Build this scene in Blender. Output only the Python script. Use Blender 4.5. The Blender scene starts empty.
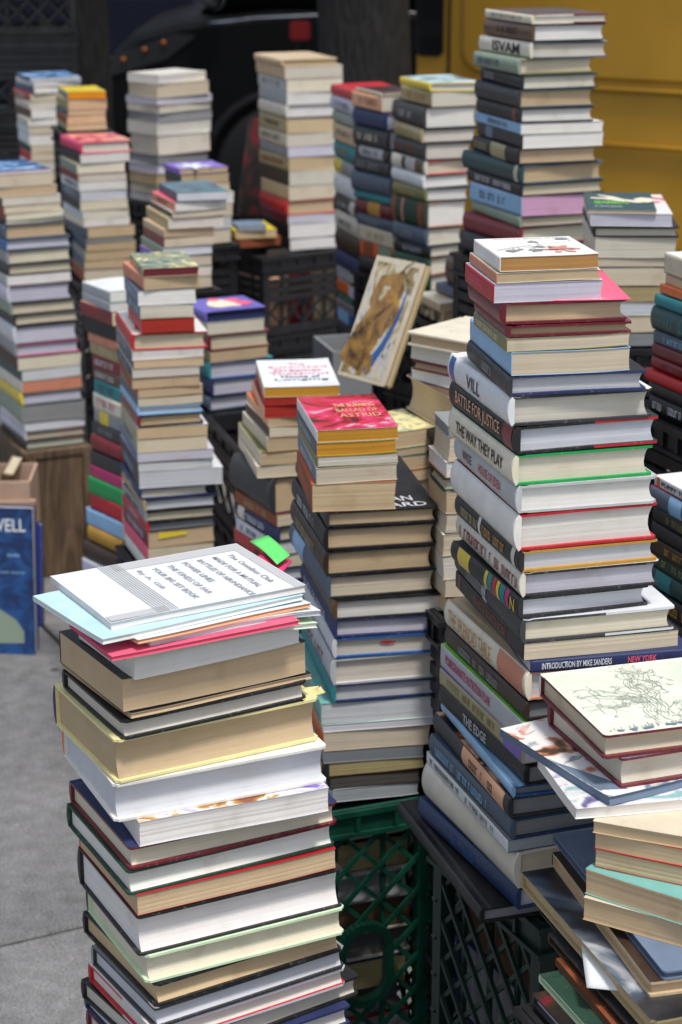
import bpy, bmesh, math, random
from mathutils import Vector, Matrix
RND = random.Random(11)
rad = math.radians
H = 1.7                      # eye height
PITCH = rad(17.5)
FPX = 2000.0                 # focal length in pixels of the 682 x 1024 frame
CX, CY = 341.0, 512.0
SC = bpy.context.scene
COL = SC.collection
cp, sp_ = math.cos(PITCH), math.sin(PITCH)

# ------------------------------------------------------------------ measuring helpers
def dep(y): return PITCH + math.atan((y - CY) / FPX)
def z_at(y, Y): return H - Y * math.tan(dep(y))
def on_plane(x, y, z):
    X = (x - CX) / FPX; Yc = -(y - CY) / FPX
    d = Vector((X, cp + Yc * sp_, -sp_ + Yc * cp))
    s = (z - H) / d.z
    return Vector((d.x * s, d.y * s, z))
def at_depth(x, y, Y):
    X = (x - CX) / FPX; Yc = -(y - CY) / FPX
    d = Vector((X, cp + Yc * sp_, -sp_ + Yc * cp))
    s = Y / d.y
    return Vector((d.x * s, Y, H + d.z * s))
def run_to_x(C, z, dx, dy, x):
    k = (x - CX) / FPX
    D0 = C.y * cp + (H - z) * sp_
    den = dx - k * dy * cp
    return (k * D0 - C.x) / den if abs(den) > 1e-6 else 9.0

# ------------------------------------------------------------------ colours
PAL = dict(white='e6e4df', pale='cfd2d8', lavender='c9c8d6', cream='e2dac4', tan='cab28f', beige='d2c6ae', ochre='c98f2a',
  orange='d9682c', red='b8202a', dark_red='7d1a24', maroon='6a1c2a', pink='e8607e', hot_pink='e0386e', magenta='b52d6a',
  purple='7c5cc0', navy='26305c', blue='2d5c9c', light_blue='8fbbe0', dark_blue='1e3560', slate='4b5a6c', teal='2c8288',
  aqua='74b0aa', dark_teal='22454a', green='1f9a52', dark_green='1e3f30', lime='78c848', olive='7c7a4a', yellow='e0c838',
  gold='b78a34', brown='5e4530', dark_brown='3a2a20', black='1b1b1e', charcoal='333438', grey='8c8f92', light_grey='b9bbbd',
  silver='a4abb0', salmon='d08a70', khaki='a89a70', peach='e6b08a', grey_green='8a9a88', blue_grey='6b7c94', cloud='dfe3e6',
  dyed_red='a8281c', rust='8d4a2a', pale_yellow='e8dfa2', pale_green='cfe6c2', sky='b8dcea', neon_green='66e070', bone='d8d2c4')
def s2l(c): return c / 12.92 if c <= 0.04045 else ((c + 0.055) / 1.055) ** 2.4
def rgb(n):
    h = PAL.get(n, n)
    return tuple(s2l(int(h[i:i + 2], 16) / 255) for i in (0, 2, 4))

MATS = {}
def nodes(name):
    m = bpy.data.materials.new(name); m.use_nodes = True
    nt = m.node_tree; b = nt.nodes['Principled BSDF']
    return m, nt, b
def N(nt, t, **kw):
    n = nt.nodes.new(t)
    for k, v in kw.items():
        if k in n.inputs: n.inputs[k].default_value = v
        else: setattr(n, k, v)
    return n
def ramp(nt, stops, interp='LINEAR'):
    r = nt.nodes.new('ShaderNodeValToRGB'); r.color_ramp.interpolation = interp
    e = r.color_ramp.elements
    while len(e) < len(stops): e.new(0.5)
    for i, (p, c) in enumerate(stops):
        e[i].position = p; e[i].color = (*c, 1) if len(c) == 3 else c
    return r
def cover_mat(cname, gloss=None, worn=False):
    if gloss is None: gloss = (.28, .42, .55, .36)[sum(ord(c) for c in cname) % 4]
    key = ('cover', cname, gloss, worn)
    if key in MATS: return MATS[key]
    m, nt, b = nodes('cover_' + cname)
    c = rgb(cname)
    tc = N(nt, 'ShaderNodeTexCoord')
    oi = N(nt, 'ShaderNodeObjectInfo')
    add = N(nt, 'ShaderNodeVectorMath', operation='ADD')
    nt.links.new(tc.outputs['Object'], add.inputs[0]); nt.links.new(oi.outputs['Location'], add.inputs[1])
    n1 = N(nt, 'ShaderNodeTexNoise', Scale=38.0, Detail=5.0)
    nt.links.new(add.outputs[0], n1.inputs['Vector'])
    lo = tuple(v * 0.91 for v in c); hi = tuple(min(0.9, v * 1.06 + 0.004) for v in c)
    r = ramp(nt, [(0.3, lo), (0.7, hi)])
    nt.links.new(n1.outputs['Fac'], r.inputs['Fac'])
    # fine scuffs
    n2 = N(nt, 'ShaderNodeTexNoise', Scale=210.0, Detail=3.0)
    nt.links.new(add.outputs[0], n2.inputs['Vector'])
    r2 = ramp(nt, [(0.61 if worn else 0.66, (0, 0, 0)), (0.73 if worn else 0.76, (1, 1, 1))])
    nt.links.new(n2.outputs['Fac'], r2.inputs['Fac'])
    mx = N(nt, 'ShaderNodeMix', data_type='RGBA')
    mul = N(nt, 'ShaderNodeMath', operation='MULTIPLY'); mul.inputs[1].default_value = 0.22 if worn else 0.16
    nt.links.new(r2.outputs['Color'], mul.inputs[0]); nt.links.new(mul.outputs[0], mx.inputs['Factor'])
    nt.links.new(r.outputs['Color'], mx.inputs['A']); mx.inputs['B'].default_value = (0.5, 0.48, 0.45, 1)
    nt.links.new(mx.outputs['Result'], b.inputs['Base Color'])
    rr = N(nt, 'ShaderNodeMapRange'); rr.inputs['To Min'].default_value = gloss - 0.1; rr.inputs['To Max'].default_value = gloss + 0.18
    nt.links.new(n1.outputs['Fac'], rr.inputs['Value']); nt.links.new(rr.outputs[0], b.inputs['Roughness'])
    bp = N(nt, 'ShaderNodeBump', Strength=0.08, Distance=0.002)
    nt.links.new(n2.outputs['Fac'], bp.inputs['Height']); nt.links.new(bp.outputs['Normal'], b.inputs['Normal'])
    MATS[key] = m
    return m
def ink_mat(cname):
    key = ('ink', cname)
    if key not in MATS:
        m, nt, b = nodes('ink_' + cname)
        b.inputs['Base Color'].default_value = (*rgb(cname), 1); b.inputs['Roughness'].default_value = 0.5
        MATS[key] = m
    return MATS[key]
def art_mat(key, stops, scale=14.0, dist=1.2, detail=4.0, gloss=0.3):
    k = ('art', key)
    if k in MATS: return MATS[k]
    m, nt, b = nodes('cover_art_' + key)
    tc = N(nt, 'ShaderNodeTexCoord')
    n1 = N(nt, 'ShaderNodeTexNoise', Scale=scale, Detail=detail, Distortion=dist)
    nt.links.new(tc.outputs['Object'], n1.inputs['Vector'])
    r = ramp(nt, [(p, rgb(c)) for p, c in stops])
    nt.links.new(n1.outputs['Fac'], r.inputs['Fac']); nt.links.new(r.outputs['Color'], b.inputs['Base Color'])
    b.inputs['Roughness'].default_value = gloss
    MATS[k] = m
    return m
ART = dict(
  redart=([(0.33, 'black'), (0.39, 'dark_red'), (0.45, 'red'), (0.58, 'hot_pink'), (0.66, 'light_grey')], 16, 1.5),
  landscape=([(0.36, 'slate'), (0.44, 'grey_green'), (0.52, 'sky'), (0.62, 'cloud')], 9, 0.6),
  photo=([(0.3, 'charcoal'), (0.37, 'brown'), (0.42, 'salmon'), (0.46, 'cloud'), (0.56, 'white'), (0.62, 'blue_grey'), (0.7, 'cloud')], 24, .6),
  purples=([(0.34, 'slate'), (0.40, '8a7fae'), (0.46, 'lavender'), (0.52, 'white'), (0.6, 'pale'), (0.66, '8fb8bc')], 30, 1.0),
  floral=([(0.36, 'purple'), (0.44, 'lavender'), (0.5, 'white'), (0.56, 'gold'), (0.64, 'rust')], 26, 1.0),
  darkphoto=([(0.36, 'black'), (0.5, 'charcoal'), (0.57, 'slate'), (0.66, 'light_grey')], 7, 1.0),
  greenart=([(0.36, 'dark_green'), (0.46, 'grey_green'), (0.54, 'olive'), (0.62, 'pale_yellow')], 26, 1.5),
  speckle=([(0.36, 'dark_brown'), (0.47, 'brown'), (0.55, 'khaki'), (0.64, 'tan')], 60, 0.8),
  bluephoto=([(0.36, 'dark_blue'), (0.48, 'blue'), (0.56, 'light_blue'), (0.64, 'cloud')], 18, 1.0),
  tealart=([(0.38, 'dark_teal'), (0.5, 'slate'), (0.6, 'teal')], 12, 1.0),
  orangephoto=([(0.36, 'black'), (0.46, 'dark_brown'), (0.54, 'rust'), (0.62, 'peach')], 22, 1.0),
  cosmos=([(0.36, 'navy'), (0.46, 'blue'), (0.56, 'light_blue'), (0.66, 'white')], 10, 1.4),
  whitephoto=([(0.38, 'brown'), (0.44, 'pink'), (0.5, 'white'), (0.7, 'cloud')], 22, 0.8),
  reddots=([(0.4, 'white'), (0.6, 'white'), (0.63, 'red'), (0.7, 'red')], 30, 0.3),
  yellowmap=([(0.38, 'grey_green'), (0.48, 'pale_yellow'), (0.6, 'pale_yellow'), (0.66, 'khaki')], 30, 1.2),
  darkart=([(0.38, 'black'), (0.5, 'dark_brown'), (0.6, 'maroon')], 14, 1.0),
  starpink=([(0.38, 'maroon'), (0.48, 'pink'), (0.6, 'peach')], 14, 1.0),
)
def front_mat(name):
    if name in ART:
        st, s, d = ART[name]
        return art_mat(name, st, s, d)
    return cover_mat(name)

def page_mat():
    if 'page' in MATS: return MATS['page']
    m, nt, b = nodes('page_block')
    tc = N(nt, 'ShaderNodeTexCoord'); oi = N(nt, 'ShaderNodeObjectInfo')
    mp = N(nt, 'ShaderNodeMapping'); mp.inputs['Scale'].default_value = (5, 5, 2100)
    nt.links.new(tc.outputs['Object'], mp.inputs['Vector'])
    add = N(nt, 'ShaderNodeVectorMath', operation='ADD')
    nt.links.new(mp.outputs[0], add.inputs[0])
    rs = N(nt, 'ShaderNodeMath', operation='MULTIPLY'); rs.inputs[1].default_value = 900
    nt.links.new(oi.outputs['Random'], rs.inputs[0]); nt.links.new(rs.outputs[0], add.inputs[1])
    n1 = N(nt, 'ShaderNodeTexNoise', Scale=1.0, Detail=3.0, Roughness=0.65, Distortion=0.9)
    nt.links.new(add.outputs[0], n1.inputs['Vector'])
    r = ramp(nt, [(0.28, (0.86,) * 3), (0.5, (0.965,) * 3), (0.72, (1.02,) * 3)])
    nt.links.new(n1.outputs['Fac'], r.inputs['Fac'])
    n2 = N(nt, 'ShaderNodeTexNoise', Scale=22.0, Detail=3.0)
    add2 = N(nt, 'ShaderNodeVectorMath', operation='ADD')
    nt.links.new(tc.outputs['Object'], add2.inputs[0]); nt.links.new(rs.outputs[0], add2.inputs[1])
    nt.links.new(add2.outputs[0], n2.inputs['Vector'])
    r2 = ramp(nt, [(0.26, (0.84, 0.815, 0.77)), (0.38, (0.955, 0.95, 0.935)), (0.6, (1.0,) * 3)])
    nt.links.new(n2.outputs['Fac'], r2.inputs['Fac'])
    m1 = N(nt, 'ShaderNodeMix', data_type='RGBA', blend_type='MULTIPLY'); m1.inputs['Factor'].default_value = 1
    m2 = N(nt, 'ShaderNodeMix', data_type='RGBA', blend_type='MULTIPLY'); m2.inputs['Factor'].default_value = 1
    nt.links.new(oi.outputs['Color'], m1.inputs['A']); nt.links.new(r.outputs['Color'], m1.inputs['B'])
    nt.links.new(m1.outputs['Result'], m2.inputs['A']); nt.links.new(r2.outputs['Color'], m2.inputs['B'])
    # a few dark lines painted as the shade of gaps between signatures
    mp3 = N(nt, 'ShaderNodeMapping'); mp3.inputs['Scale'].default_value = (3, 3, 420)
    nt.links.new(tc.outputs['Object'], mp3.inputs['Vector'])
    add3 = N(nt, 'ShaderNodeVectorMath', operation='ADD'); nt.links.new(mp3.outputs[0], add3.inputs[0]); nt.links.new(rs.outputs[0], add3.inputs[1])
    n3 = N(nt, 'ShaderNodeTexNoise', Scale=1.0, Detail=1.0, Distortion=0.5); nt.links.new(add3.outputs[0], n3.inputs['Vector'])
    r3 = ramp(nt, [(0.488, (1, 1, 1)), (0.5, (0.72, 0.70, 0.67)), (0.512, (1, 1, 1))]); nt.links.new(n3.outputs['Fac'], r3.inputs['Fac'])
    m3 = N(nt, 'ShaderNodeMix', data_type='RGBA', blend_type='MULTIPLY'); m3.inputs['Factor'].default_value = .55
    nt.links.new(m2.outputs['Result'], m3.inputs['A']); nt.links.new(r3.outputs['Color'], m3.inputs['B'])
    nt.links.new(m3.outputs['Result'], b.inputs['Base Color'])
    b.inputs['Roughness'].default_value = 0.85
    bp = N(nt, 'ShaderNodeBump', Strength=0.35, Distance=0.0006)
    nt.links.new(n1.outputs['Fac'], bp.inputs['Height']); nt.links.new(bp.outputs['Normal'], b.inputs['Normal'])
    MATS['page'] = m
    return m
def simple_mat(name, c, rough=0.6, metal=0.0, noise=0.0, scale=20.0, bump=0.0, spec=None, emit=0.0):
    if name in MATS: return MATS[name]
    m, nt, b = nodes(name)
    c = rgb(c) if isinstance(c, str) else c
    b.inputs['Base Color'].default_value = (*c, 1); b.inputs['Roughness'].default_value = rough; b.inputs['Metallic'].default_value = metal
    if noise or bump:
        tc = N(nt, 'ShaderNodeTexCoord'); n = N(nt, 'ShaderNodeTexNoise', Scale=scale, Detail=6.0)
        nt.links.new(tc.outputs['Object'], n.inputs['Vector'])
        r = ramp(nt, [(0.3, tuple(v * (1 - noise) for v in c)), (0.7, tuple(v * (1 + noise) for v in c))])
        nt.links.new(n.outputs['Fac'], r.inputs['Fac']); nt.links.new(r.outputs['Color'], b.inputs['Base Color'])
        if bump:
            bp = N(nt, 'ShaderNodeBump', Strength=bump, Distance=0.01)
            nt.links.new(n.outputs['Fac'], bp.inputs['Height']); nt.links.new(bp.outputs['Normal'], b.inputs['Normal'])
    MATS[name] = m
    return m

# ------------------------------------------------------------------ object helpers
def link(name, me, mats=(), parent=None):
    for m in mats: me.materials.append(m)
    o = bpy.data.objects.new(name, me); COL.objects.link(o)
    if parent is not None: o.parent = parent
    return o
def empty(name, loc, rz=0.0):
    o = bpy.data.objects.new(name, None); COL.objects.link(o)
    o.empty_display_size = 0.05
    o.location = loc; o.rotation_euler = (0, 0, rz)
    return o
def tag(o, label=None, cat=None, group=None, kind=None):
    if label: o['label'] = label
    if cat: o['category'] = cat
    if group: o['group'] = group
    if kind: o['kind'] = kind
    return o
def bm_obj(name, bm, mats=(), parent=None, smooth=False):
    me = bpy.data.meshes.new(name)
    bmesh.ops.recalc_face_normals(bm, faces=bm.faces)
    bm.to_mesh(me); bm.free()
    if smooth:
        for p in me.polygons: p.use_smooth = True
    return link(name, me, mats, parent)
def bx(bm, lo, hi, M=None, mi=0):
    vs = [bm.verts.new((x, y, z)) for z in (lo[2], hi[2]) for y in (lo[1], hi[1]) for x in (lo[0], hi[0])]
    if M is not None:
        for v in vs: v.co = M @ v.co
    for q in ((0, 2, 3, 1), (4, 5, 7, 6), (0, 1, 5, 4), (2, 6, 7, 3), (0, 4, 6, 2), (1, 3, 7, 5)):
        f = bm.faces.new([vs[i] for i in q]); f.material_index = mi
    return vs
def bar(bm, p, q, w, t, nrm, mi=0):
    p, q = Vector(p), Vector(q); d = q - p; L = d.length
    if L < 1e-5: return
    d.normalize(); n = Vector(nrm).normalized(); s = d.cross(n)
    M = Matrix((d, s, n)).transposed().to_4x4(); M.translation = p
    bx(bm, (0, -w / 2, -t / 2), (L, w / 2, t / 2), M, mi)
def tube(bm, pts, r, seg=8, mi=0, r2=None):
    rings = []
    for i, p in enumerate(pts):
        p = Vector(p)
        a = Vector(pts[max(0, i - 1)]); b = Vector(pts[min(len(pts) - 1, i + 1)])
        d = (b - a).normalized(); u = d.orthogonal().normalized()
        if i and abs(d.dot(pu)) < 0.95: u = (pu - d * d.dot(pu)).normalized()
        pu = u; v = d.cross(u)
        rr = r if r2 is None else r + (r2 - r) * i / (len(pts) - 1)
        rings.append([bm.verts.new(p + (u * math.cos(k * 2 * math.pi / seg) + v * math.sin(k * 2 * math.pi / seg)) * rr) for k in range(seg)])
    for a, b in zip(rings, rings[1:]):
        for k in range(seg):
            bm.faces.new((a[k], a[(k + 1) % seg], b[(k + 1) % seg], b[k])).material_index = mi
    bm.faces.new(rings[0][::-1]).material_index = mi; bm.faces.new(rings[-1]).material_index = mi

def text_part(name, body, parent, M, L, Hh, ink, align='L', spacing=1.0):
    """lettering as a thin mesh, fitted to a box L x Hh whose lower left corner is the origin of M"""
    cu = bpy.data.curves.new('tmp', 'FONT'); cu.body = body; cu.size = 1.0; cu.resolution_u = 2
    cu.align_x = {'L': 'LEFT', 'C': 'CENTER'}[align]; cu.space_line = 0.9
    cu.extrude = 0.0; cu.offset = (0.0, .012, .022)[len(body) % 3]
    o = bpy.data.objects.new('tmp', cu); COL.objects.link(o)
    dg = bpy.context.evaluated_depsgraph_get(); dg.update()
    me = bpy.data.meshes.new_from_object(o.evaluated_get(dg))
    bpy.data.objects.remove(o); bpy.data.curves.remove(cu)
    xs = [v.co.x for v in me.vertices]; ys = [v.co.y for v in me.vertices]
    if not xs: return None
    x0, x1, y0, y1 = min(xs), max(xs), min(ys), max(ys)
    sx, sy = L / (x1 - x0), Hh / (y1 - y0)
    for v in me.vertices:
        v.co = M @ Vector(((v.co.x - x0) * sx, (v.co.y - y0) * sy, 0))
    me.name = name
    return link(name, me, [ink_mat(ink)], parent)
def frame(o, ex, ey):
    ex, ey = Vector(ex), Vector(ey); ez = ex.cross(ey)
    M = Matrix((ex, ey, ez)).transposed().to_4x4(); M.translation = Vector(o)
    return M
def ribbon(bm, pts, w, mi=0, z=0.0):
    """flat drawn stroke on a cover (pts in cover plane)"""
    n = len(pts); L = []
    for i in range(n):
        a = Vector(pts[max(0, i - 1)]); b = Vector(pts[min(n - 1, i + 1)])
        d = (b - a); d = d.normalized() if d.length > 1e-9 else Vector((1, 0))
        nn = Vector((-d.y, d.x)); ww = (w(i / (n - 1)) if callable(w) else w) / 2
        p = Vector(pts[i])
        L.append((bm.verts.new((*(p + nn * ww), z)), bm.verts.new((*(p - nn * ww), z))))
    for (a, b), (c, d) in zip(L, L[1:]):
        bm.faces.new((a, b, d, c)).material_index = mi
def blob(bm, c, rx, ry, mi=0, z=0.0, rot=0.0, n=14, jit=0.25):
    vs = []
    for k in range(n):
        a = k * 2 * math.pi / n; j = 1 + RND.uniform(-jit, jit)
        x, y = rx * math.cos(a) * j, ry * math.sin(a) * j
        vs.append(bm.verts.new((c[0] + x * math.cos(rot) - y * math.sin(rot), c[1] + x * math.sin(rot) + y * math.cos(rot), z)))
    f = bm.faces.new(vs); f.material_index = mi
    if f.normal.z < 0: f.normal_flip()

# ------------------------------------------------------------------ books
def cover_mesh(w, h, t, b, o, hard, warp, bulge, dents=(0, 0)):
    """board - spine - board as one folded shell; slots: 0 spine, 1 boards, 2 edges, 3 endpaper, 4 jacket flap edge"""
    bm = bmesh.new()
    x0, x1 = -w / 2, w / 2 + o
    if hard: xs = [x0, x0 + .0035, x0 + .007, x0 + .011, x0 + w * .35, x0 + w * .55, x0 + w * .8, x1 - .0045, x1]
    else: xs = [x0, x0 + .004, x0 + w * .3, x0 + w * .55, x0 + w * .8, x1]
    groove = [0, -.0007, -.0011, 0] if hard else [0, 0]
    outer, inner, tags = [], [], []
    for i in range(len(xs) - 1, -1, -1):
        g = groove[i] if i < len(groove) else 0
        outer.append((xs[i], -g * .6)); inner.append((max(xs[i], x0 + b), b)); tags.append('b' if i > 0 else 's')
    ns = 6
    for k in range(1, ns):
        s = k / ns
        outer.append((x0 - bulge * math.sin(math.pi * s) ** .8, t * s)); inner.append((x0 + b, b + (t - 2 * b) * s)); tags.append('s')
    for i in range(len(xs)):
        g = groove[i] if i < len(groove) else 0
        outer.append((xs[i], t + g)); inner.append((max(xs[i], x0 + b), t - b)); tags.append('t')
    n = len(outer)
    ye = h / 2 + o
    ys = [-ye, -ye + .0045] + [-ye + 2 * ye * j / 6 for j in range(1, 6)] + [ye - .0045, ye]
    NJ = len(ys) - 1
    def dent(x, y):
        if hard and x > x1 - .001 and abs(y) > ye - .001:
            d = dents[0] if y < 0 else dents[1]
            return x - d, y - math.copysign(d, y)
        return x, y
    O, I = [], []
    for y in ys:
        O.append([bm.verts.new((*dent(x, y), z + warp(x, y))) for x, z in outer])
        I.append([bm.verts.new((*dent(x, y), z + warp(x, y))) for x, z in inner])
    def face(vs, mi, sm=False):
        f = bm.faces.new(vs); f.material_index = mi; f.smooth = sm
    for j in range(NJ):
        for i in range(n - 1):
            sp = tags[i] == 's' or (tags[i] == 's' and tags[i + 1] == 't')
            face((O[j][i], O[j][i + 1], O[j + 1][i + 1], O[j + 1][i]), 0 if sp else 1, sp)
            if tags[i] != 's' or True: face((I[j][i + 1], I[j][i], I[j + 1][i], I[j + 1][i + 1]), 2)
        for i in (0, n - 1):
            q = (I[j][i], O[j][i], O[j + 1][i], I[j + 1][i]) if i == 0 else (O[j][i], I[j][i], I[j + 1][i], O[j + 1][i])
            face(q, 4)
    for j, rev in ((0, False), (NJ, True)):
        for i in range(n - 1):
            xm = (outer[i][0] + outer[i + 1][0]) / 2
            mi = 0 if tags[i] == 's' else (4 if xm > x0 + w * .5 else 2)
            q = (O[j][i], I[j][i], I[j][i + 1], O[j][i + 1])
            face(q[::-1] if rev else q, mi)
    return bm
def pages_mesh(w, h, t, b, conc, warp, jit, rnd):
    bm = bmesh.new()
    nz = max(3, min(16, int((t - 2 * b) / .0022)))
    z0, z1 = b * .98, t - b * .98
    inset = .0007
    xa, xb = -w / 2 + b + .0002, w / 2 - inset
    rings = []
    tl = rnd.uniform(-.0026, .0026)
    for k in range(nz + 1):
        s = k / nz; z = z0 + (z1 - z0) * s
        jx, jy = rnd.uniform(-jit, jit), rnd.uniform(-jit, jit)
        cx_ = xb - conc * (1 - (2 * s - 1) ** 2) + jx + tl * (s - .5)
        cy = h / 2 - inset + jy; cy2 = -h / 2 + inset + jy * .6 + rnd.uniform(-jit, jit) * .5
        pts = [(xa, cy2)] + [(xa + (cx_ - xa) * f, cy2) for f in (.33, .66)] + [(cx_, cy2)] + \
              [(cx_, cy2 + (cy - cy2) * f) for f in (.25, .5, .75)] + [(cx_, cy)] + [(xa + (cx_ - xa) * f, cy) for f in (.66, .33)] + [(xa, cy)]
        rings.append([bm.verts.new((x, y, z + warp(x, y))) for x, y in pts])
    m = len(rings[0])
    for a, c in zip(rings, rings[1:]):
        for k in range(m):
            bm.faces.new((a[k], a[(k + 1) % m], c[(k + 1) % m], c[k]))
    bm.faces.new(rings[0][::-1]); bm.faces.new(rings[-1])
    return bm
def marks_part(root, w, h, t, y0, y1, ink, bulge, rnd, hf=.42):
    """worn illegible spine lettering: a row of small strokes"""
    bm = bmesh.new(); y = h / 2 - y0 * h; yend = h / 2 - y1 * h
    hh = min(t * hf, .014); zc = t / 2; x = -w / 2 - bulge - .0005
    while y > yend:
        lw = rnd.uniform(.35, .75) * hh
        if rnd.random() < .14: y -= hh * .8; continue
        st = lw * .28
        a = rnd.random()
        segs = [(y, y - st, zc - hh / 2, zc + hh / 2)]
        if a < .7: segs.append((y - lw + st, y - lw, zc - hh / 2, zc + hh / 2))
        if a > .25: segs.append((y - st, y - lw + st * .5, zc + hh / 2 - st, zc + hh / 2))
        if a < .55: segs.append((y - st, y - lw + st, zc - hh / 2, zc - hh / 2 + st))
        for (a0, a1, b0, b1) in segs:
            vs = [bm.verts.new((x, p, q)) for p, q in ((a0, b0), (a1, b0), (a1, b1), (a0, b1))]
            bm.faces.new(vs)
        y -= lw + hh * .18
    if len(bm.faces) < 18: bm.free(); return
    bm_obj('spine_lettering', bm, [ink_mat(ink)], root)
def band_part(root, w, h, t, y0, y1, cname, bulge, nm='spine_band'):
    bm = bmesh.new(); ya, yb = h / 2 - y0 * h, h / 2 - y1 * h
    prev = None; n = 7
    for k in range(n + 1):
        s = .04 + .92 * k / n
        x = -w / 2 - bulge * math.sin(math.pi * s) ** .8 - .0004
        r = (bm.verts.new((x, ya, t * s)), bm.verts.new((x, yb, t * s)))
        if prev: bm.faces.new((prev[0], prev[1], r[1], r[0]))
        prev = r
    bm_obj(nm, bm, [cover_mat(cname)], root, True)

ALL = []
CAT = {'h': 'hardcover book', 'p': 'paperback book', 'm': 'booklet'}
def book(C, th, U, V, z, t, kind, orient, spine, front, edge, page, opts, bottom=None, seed=0):
    rnd = random.Random(seed)
    u = Vector((math.cos(th), math.sin(th), 0)); v = Vector((-math.sin(th), math.cos(th), 0))
    cen = Vector((C.x, C.y, 0)) + u * U / 2 + v * V / 2
    cen.z = z
    rot = th + {'L': 0, 'F': math.pi, 'R': math.pi / 2, 'B': -math.pi / 2}[orient]
    w, h = (U, V) if orient in 'LF' else (V, U)
    hard = kind == 'h'
    b = min(.0028 if hard else (.0005 if kind == 'p' else .0003), t * .2)
    o = .0035 if hard else 0.0
    bulge = (min(.006, t * .14) if hard else .0004)
    if 'round' in opts: bulge = t * .15
    if hard: w -= o; h -= 2 * o
    a = rnd.uniform(-.0010, .0010) if not ('top' in opts) else 0.0
    p1, p2 = rnd.uniform(0, 6), rnd.uniform(0, 6)
    curl = float(opts.get('curl', 0)); droop = float(opts.get('droop', 0))
    ck1, ck2 = (rnd.uniform(-.0012, .0016), rnd.uniform(-.0012, .0016)) if kind != 'h' else (0, 0)
    def warp(x, y):
        zz = a * math.sin(x / w * 3 + p1) * math.sin(y / h * 3 + p2)
        if ck1: zz += (ck1 if y < 0 else ck2) * max(0, x / w * 2) ** 4 * abs(y / h * 2) ** 4
        if droop: zz -= droop * max(0, y / h + .5) ** 5
        if curl: zz += curl * max(0, (x / w)) ** 2 * 4 * (.6 + .4 * y / h)
        return zz
    root = empty({'h': 'hardcover_book', 'p': 'paperback_book', 'm': 'booklet'}[kind], cen, rot)
    if 'top' not in opts: root.rotation_euler = (rnd.uniform(-.006, .006), rnd.uniform(-.006, .006), rot)
    fm = front_mat(front)
    mats = [front_mat(spine), fm, cover_mat(edge, worn=True), cover_mat('bone'), cover_mat(opts.get('fl', edge), worn=True)]
    bm = cover_mesh(w, h, t, b, o, hard, warp, bulge, (rnd.choice((.0008, .0015, .0028)), rnd.choice((.0008, .0015, .0028))))
    me = bpy.data.meshes.new('cover'); bm.to_mesh(me); bm.free()
    link('cover', me, mats, root)
    conc = (min(.006, t * .13) if hard else .0006)
    bm = pages_mesh(w, h, t, b, conc, warp, .00013 if hard else .00014, rnd)
    me = bpy.data.meshes.new('pages'); bm.to_mesh(me); bm.free()
    po = link('pages', me, [page_mat()], root)
    pc = rgb(page); j = rnd.uniform(.9, 1.05)
    po.color = (pc[0] * j, pc[1] * j * rnd.uniform(.98, 1.01), pc[2] * j * rnd.uniform(.96, 1.02), 1)
    if 'm' in opts:
        for q in opts['m'].split('/'):
            q = q.split(','); ink = q[0]
            y0, y1 = (float(q[1]), float(q[2])) if len(q) > 2 else (rnd.uniform(.08, .25), rnd.uniform(.6, .85))
            marks_part(root, w, h, t, y0, y1, ink, bulge, rnd)
    if 'b' in opts:
        for q in opts['b'].split('/'):
            c_, y0, y1 = q.split(','); band_part(root, w, h, t, float(y0), float(y1), c_, bulge)
    if 's' in opts:
        for q in opts['s'].split('/'):
            tx, ink, y0, y1, hf = q.split(',')
            y0, y1, hf = float(y0), float(y1), float(hf); zo = .5
            text_part('spine_title', tx.replace('_', ' '), root, frame((-w / 2 - bulge - .0006, h / 2 - y0 * h, t * (zo - hf / 2)), (0, -1, 0), (0, 0, 1)), (y1 - y0) * h, hf * t, ink)
    info = dict(root=root, w=w, h=h, t=t, C=C, th=th, U=U, V=V, z=z, u=u, v=v, kind=kind, orient=orient, spine=spine, front=front, edge=edge, page=page, opts=opts)
    ALL.append(info)
    return info

ORD = 'top second third fourth fifth sixth seventh eighth ninth tenth eleventh twelfth thirteenth fourteenth fifteenth sixteenth seventeenth eighteenth nineteenth twentieth twenty-first twenty-second twenty-third twenty-fourth twenty-fifth twenty-sixth twenty-seventh twenty-eighth twenty-ninth thirtieth thirty-first thirty-second thirty-third thirty-fourth'.split()
NICE = dict(redart='red', landscape='pale landscape', photo='photo', purples='purple', floral='floral', darkphoto='dark photo', greenart='green', speckle='brown speckled',
   bluephoto='blue photo', tealart='teal', orangephoto='orange photo', cosmos='blue', whitephoto='white photo', reddots='white', yellowmap='yellow', darkart='dark', starpink='pink', dyed_red='red', cloud='white', pale='pale grey', bone='off-white', hot_pink='hot pink')
NICE.update({'7d8388': 'grey', '4a4642': 'dark grey', 'd9a9c9': 'pink', '6a62b8': 'purple', 'b98a52': 'brown'})
def nice(c): return NICE.get(c, c.replace('_', ' '))
def make_label(i, n, inf, phrase):
    t = inf['t']; size = 'slim ' if t < .014 else ('thick ' if t > .045 else '')
    k = {'h': 'hardcover', 'p': 'paperback', 'm': 'booklet'}[inf['kind']]
    if 'lab' in inf['opts']: look = inf['opts']['lab'].replace('_', ' ')
    elif inf['orient'] == 'L': look = f"{size}{nice(inf['spine'])} {k}, {nice(inf['page'])} pages"
    else: look = f"{size}{nice(inf['edge'])} {k}, {nice(inf['page'])} pages"
    pos = 'top book of' if i == 0 else (f'{ORD[i]} from top of' if i < n - 1 else 'bottom book of')
    return f"{look}, {pos} {phrase}"

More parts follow.
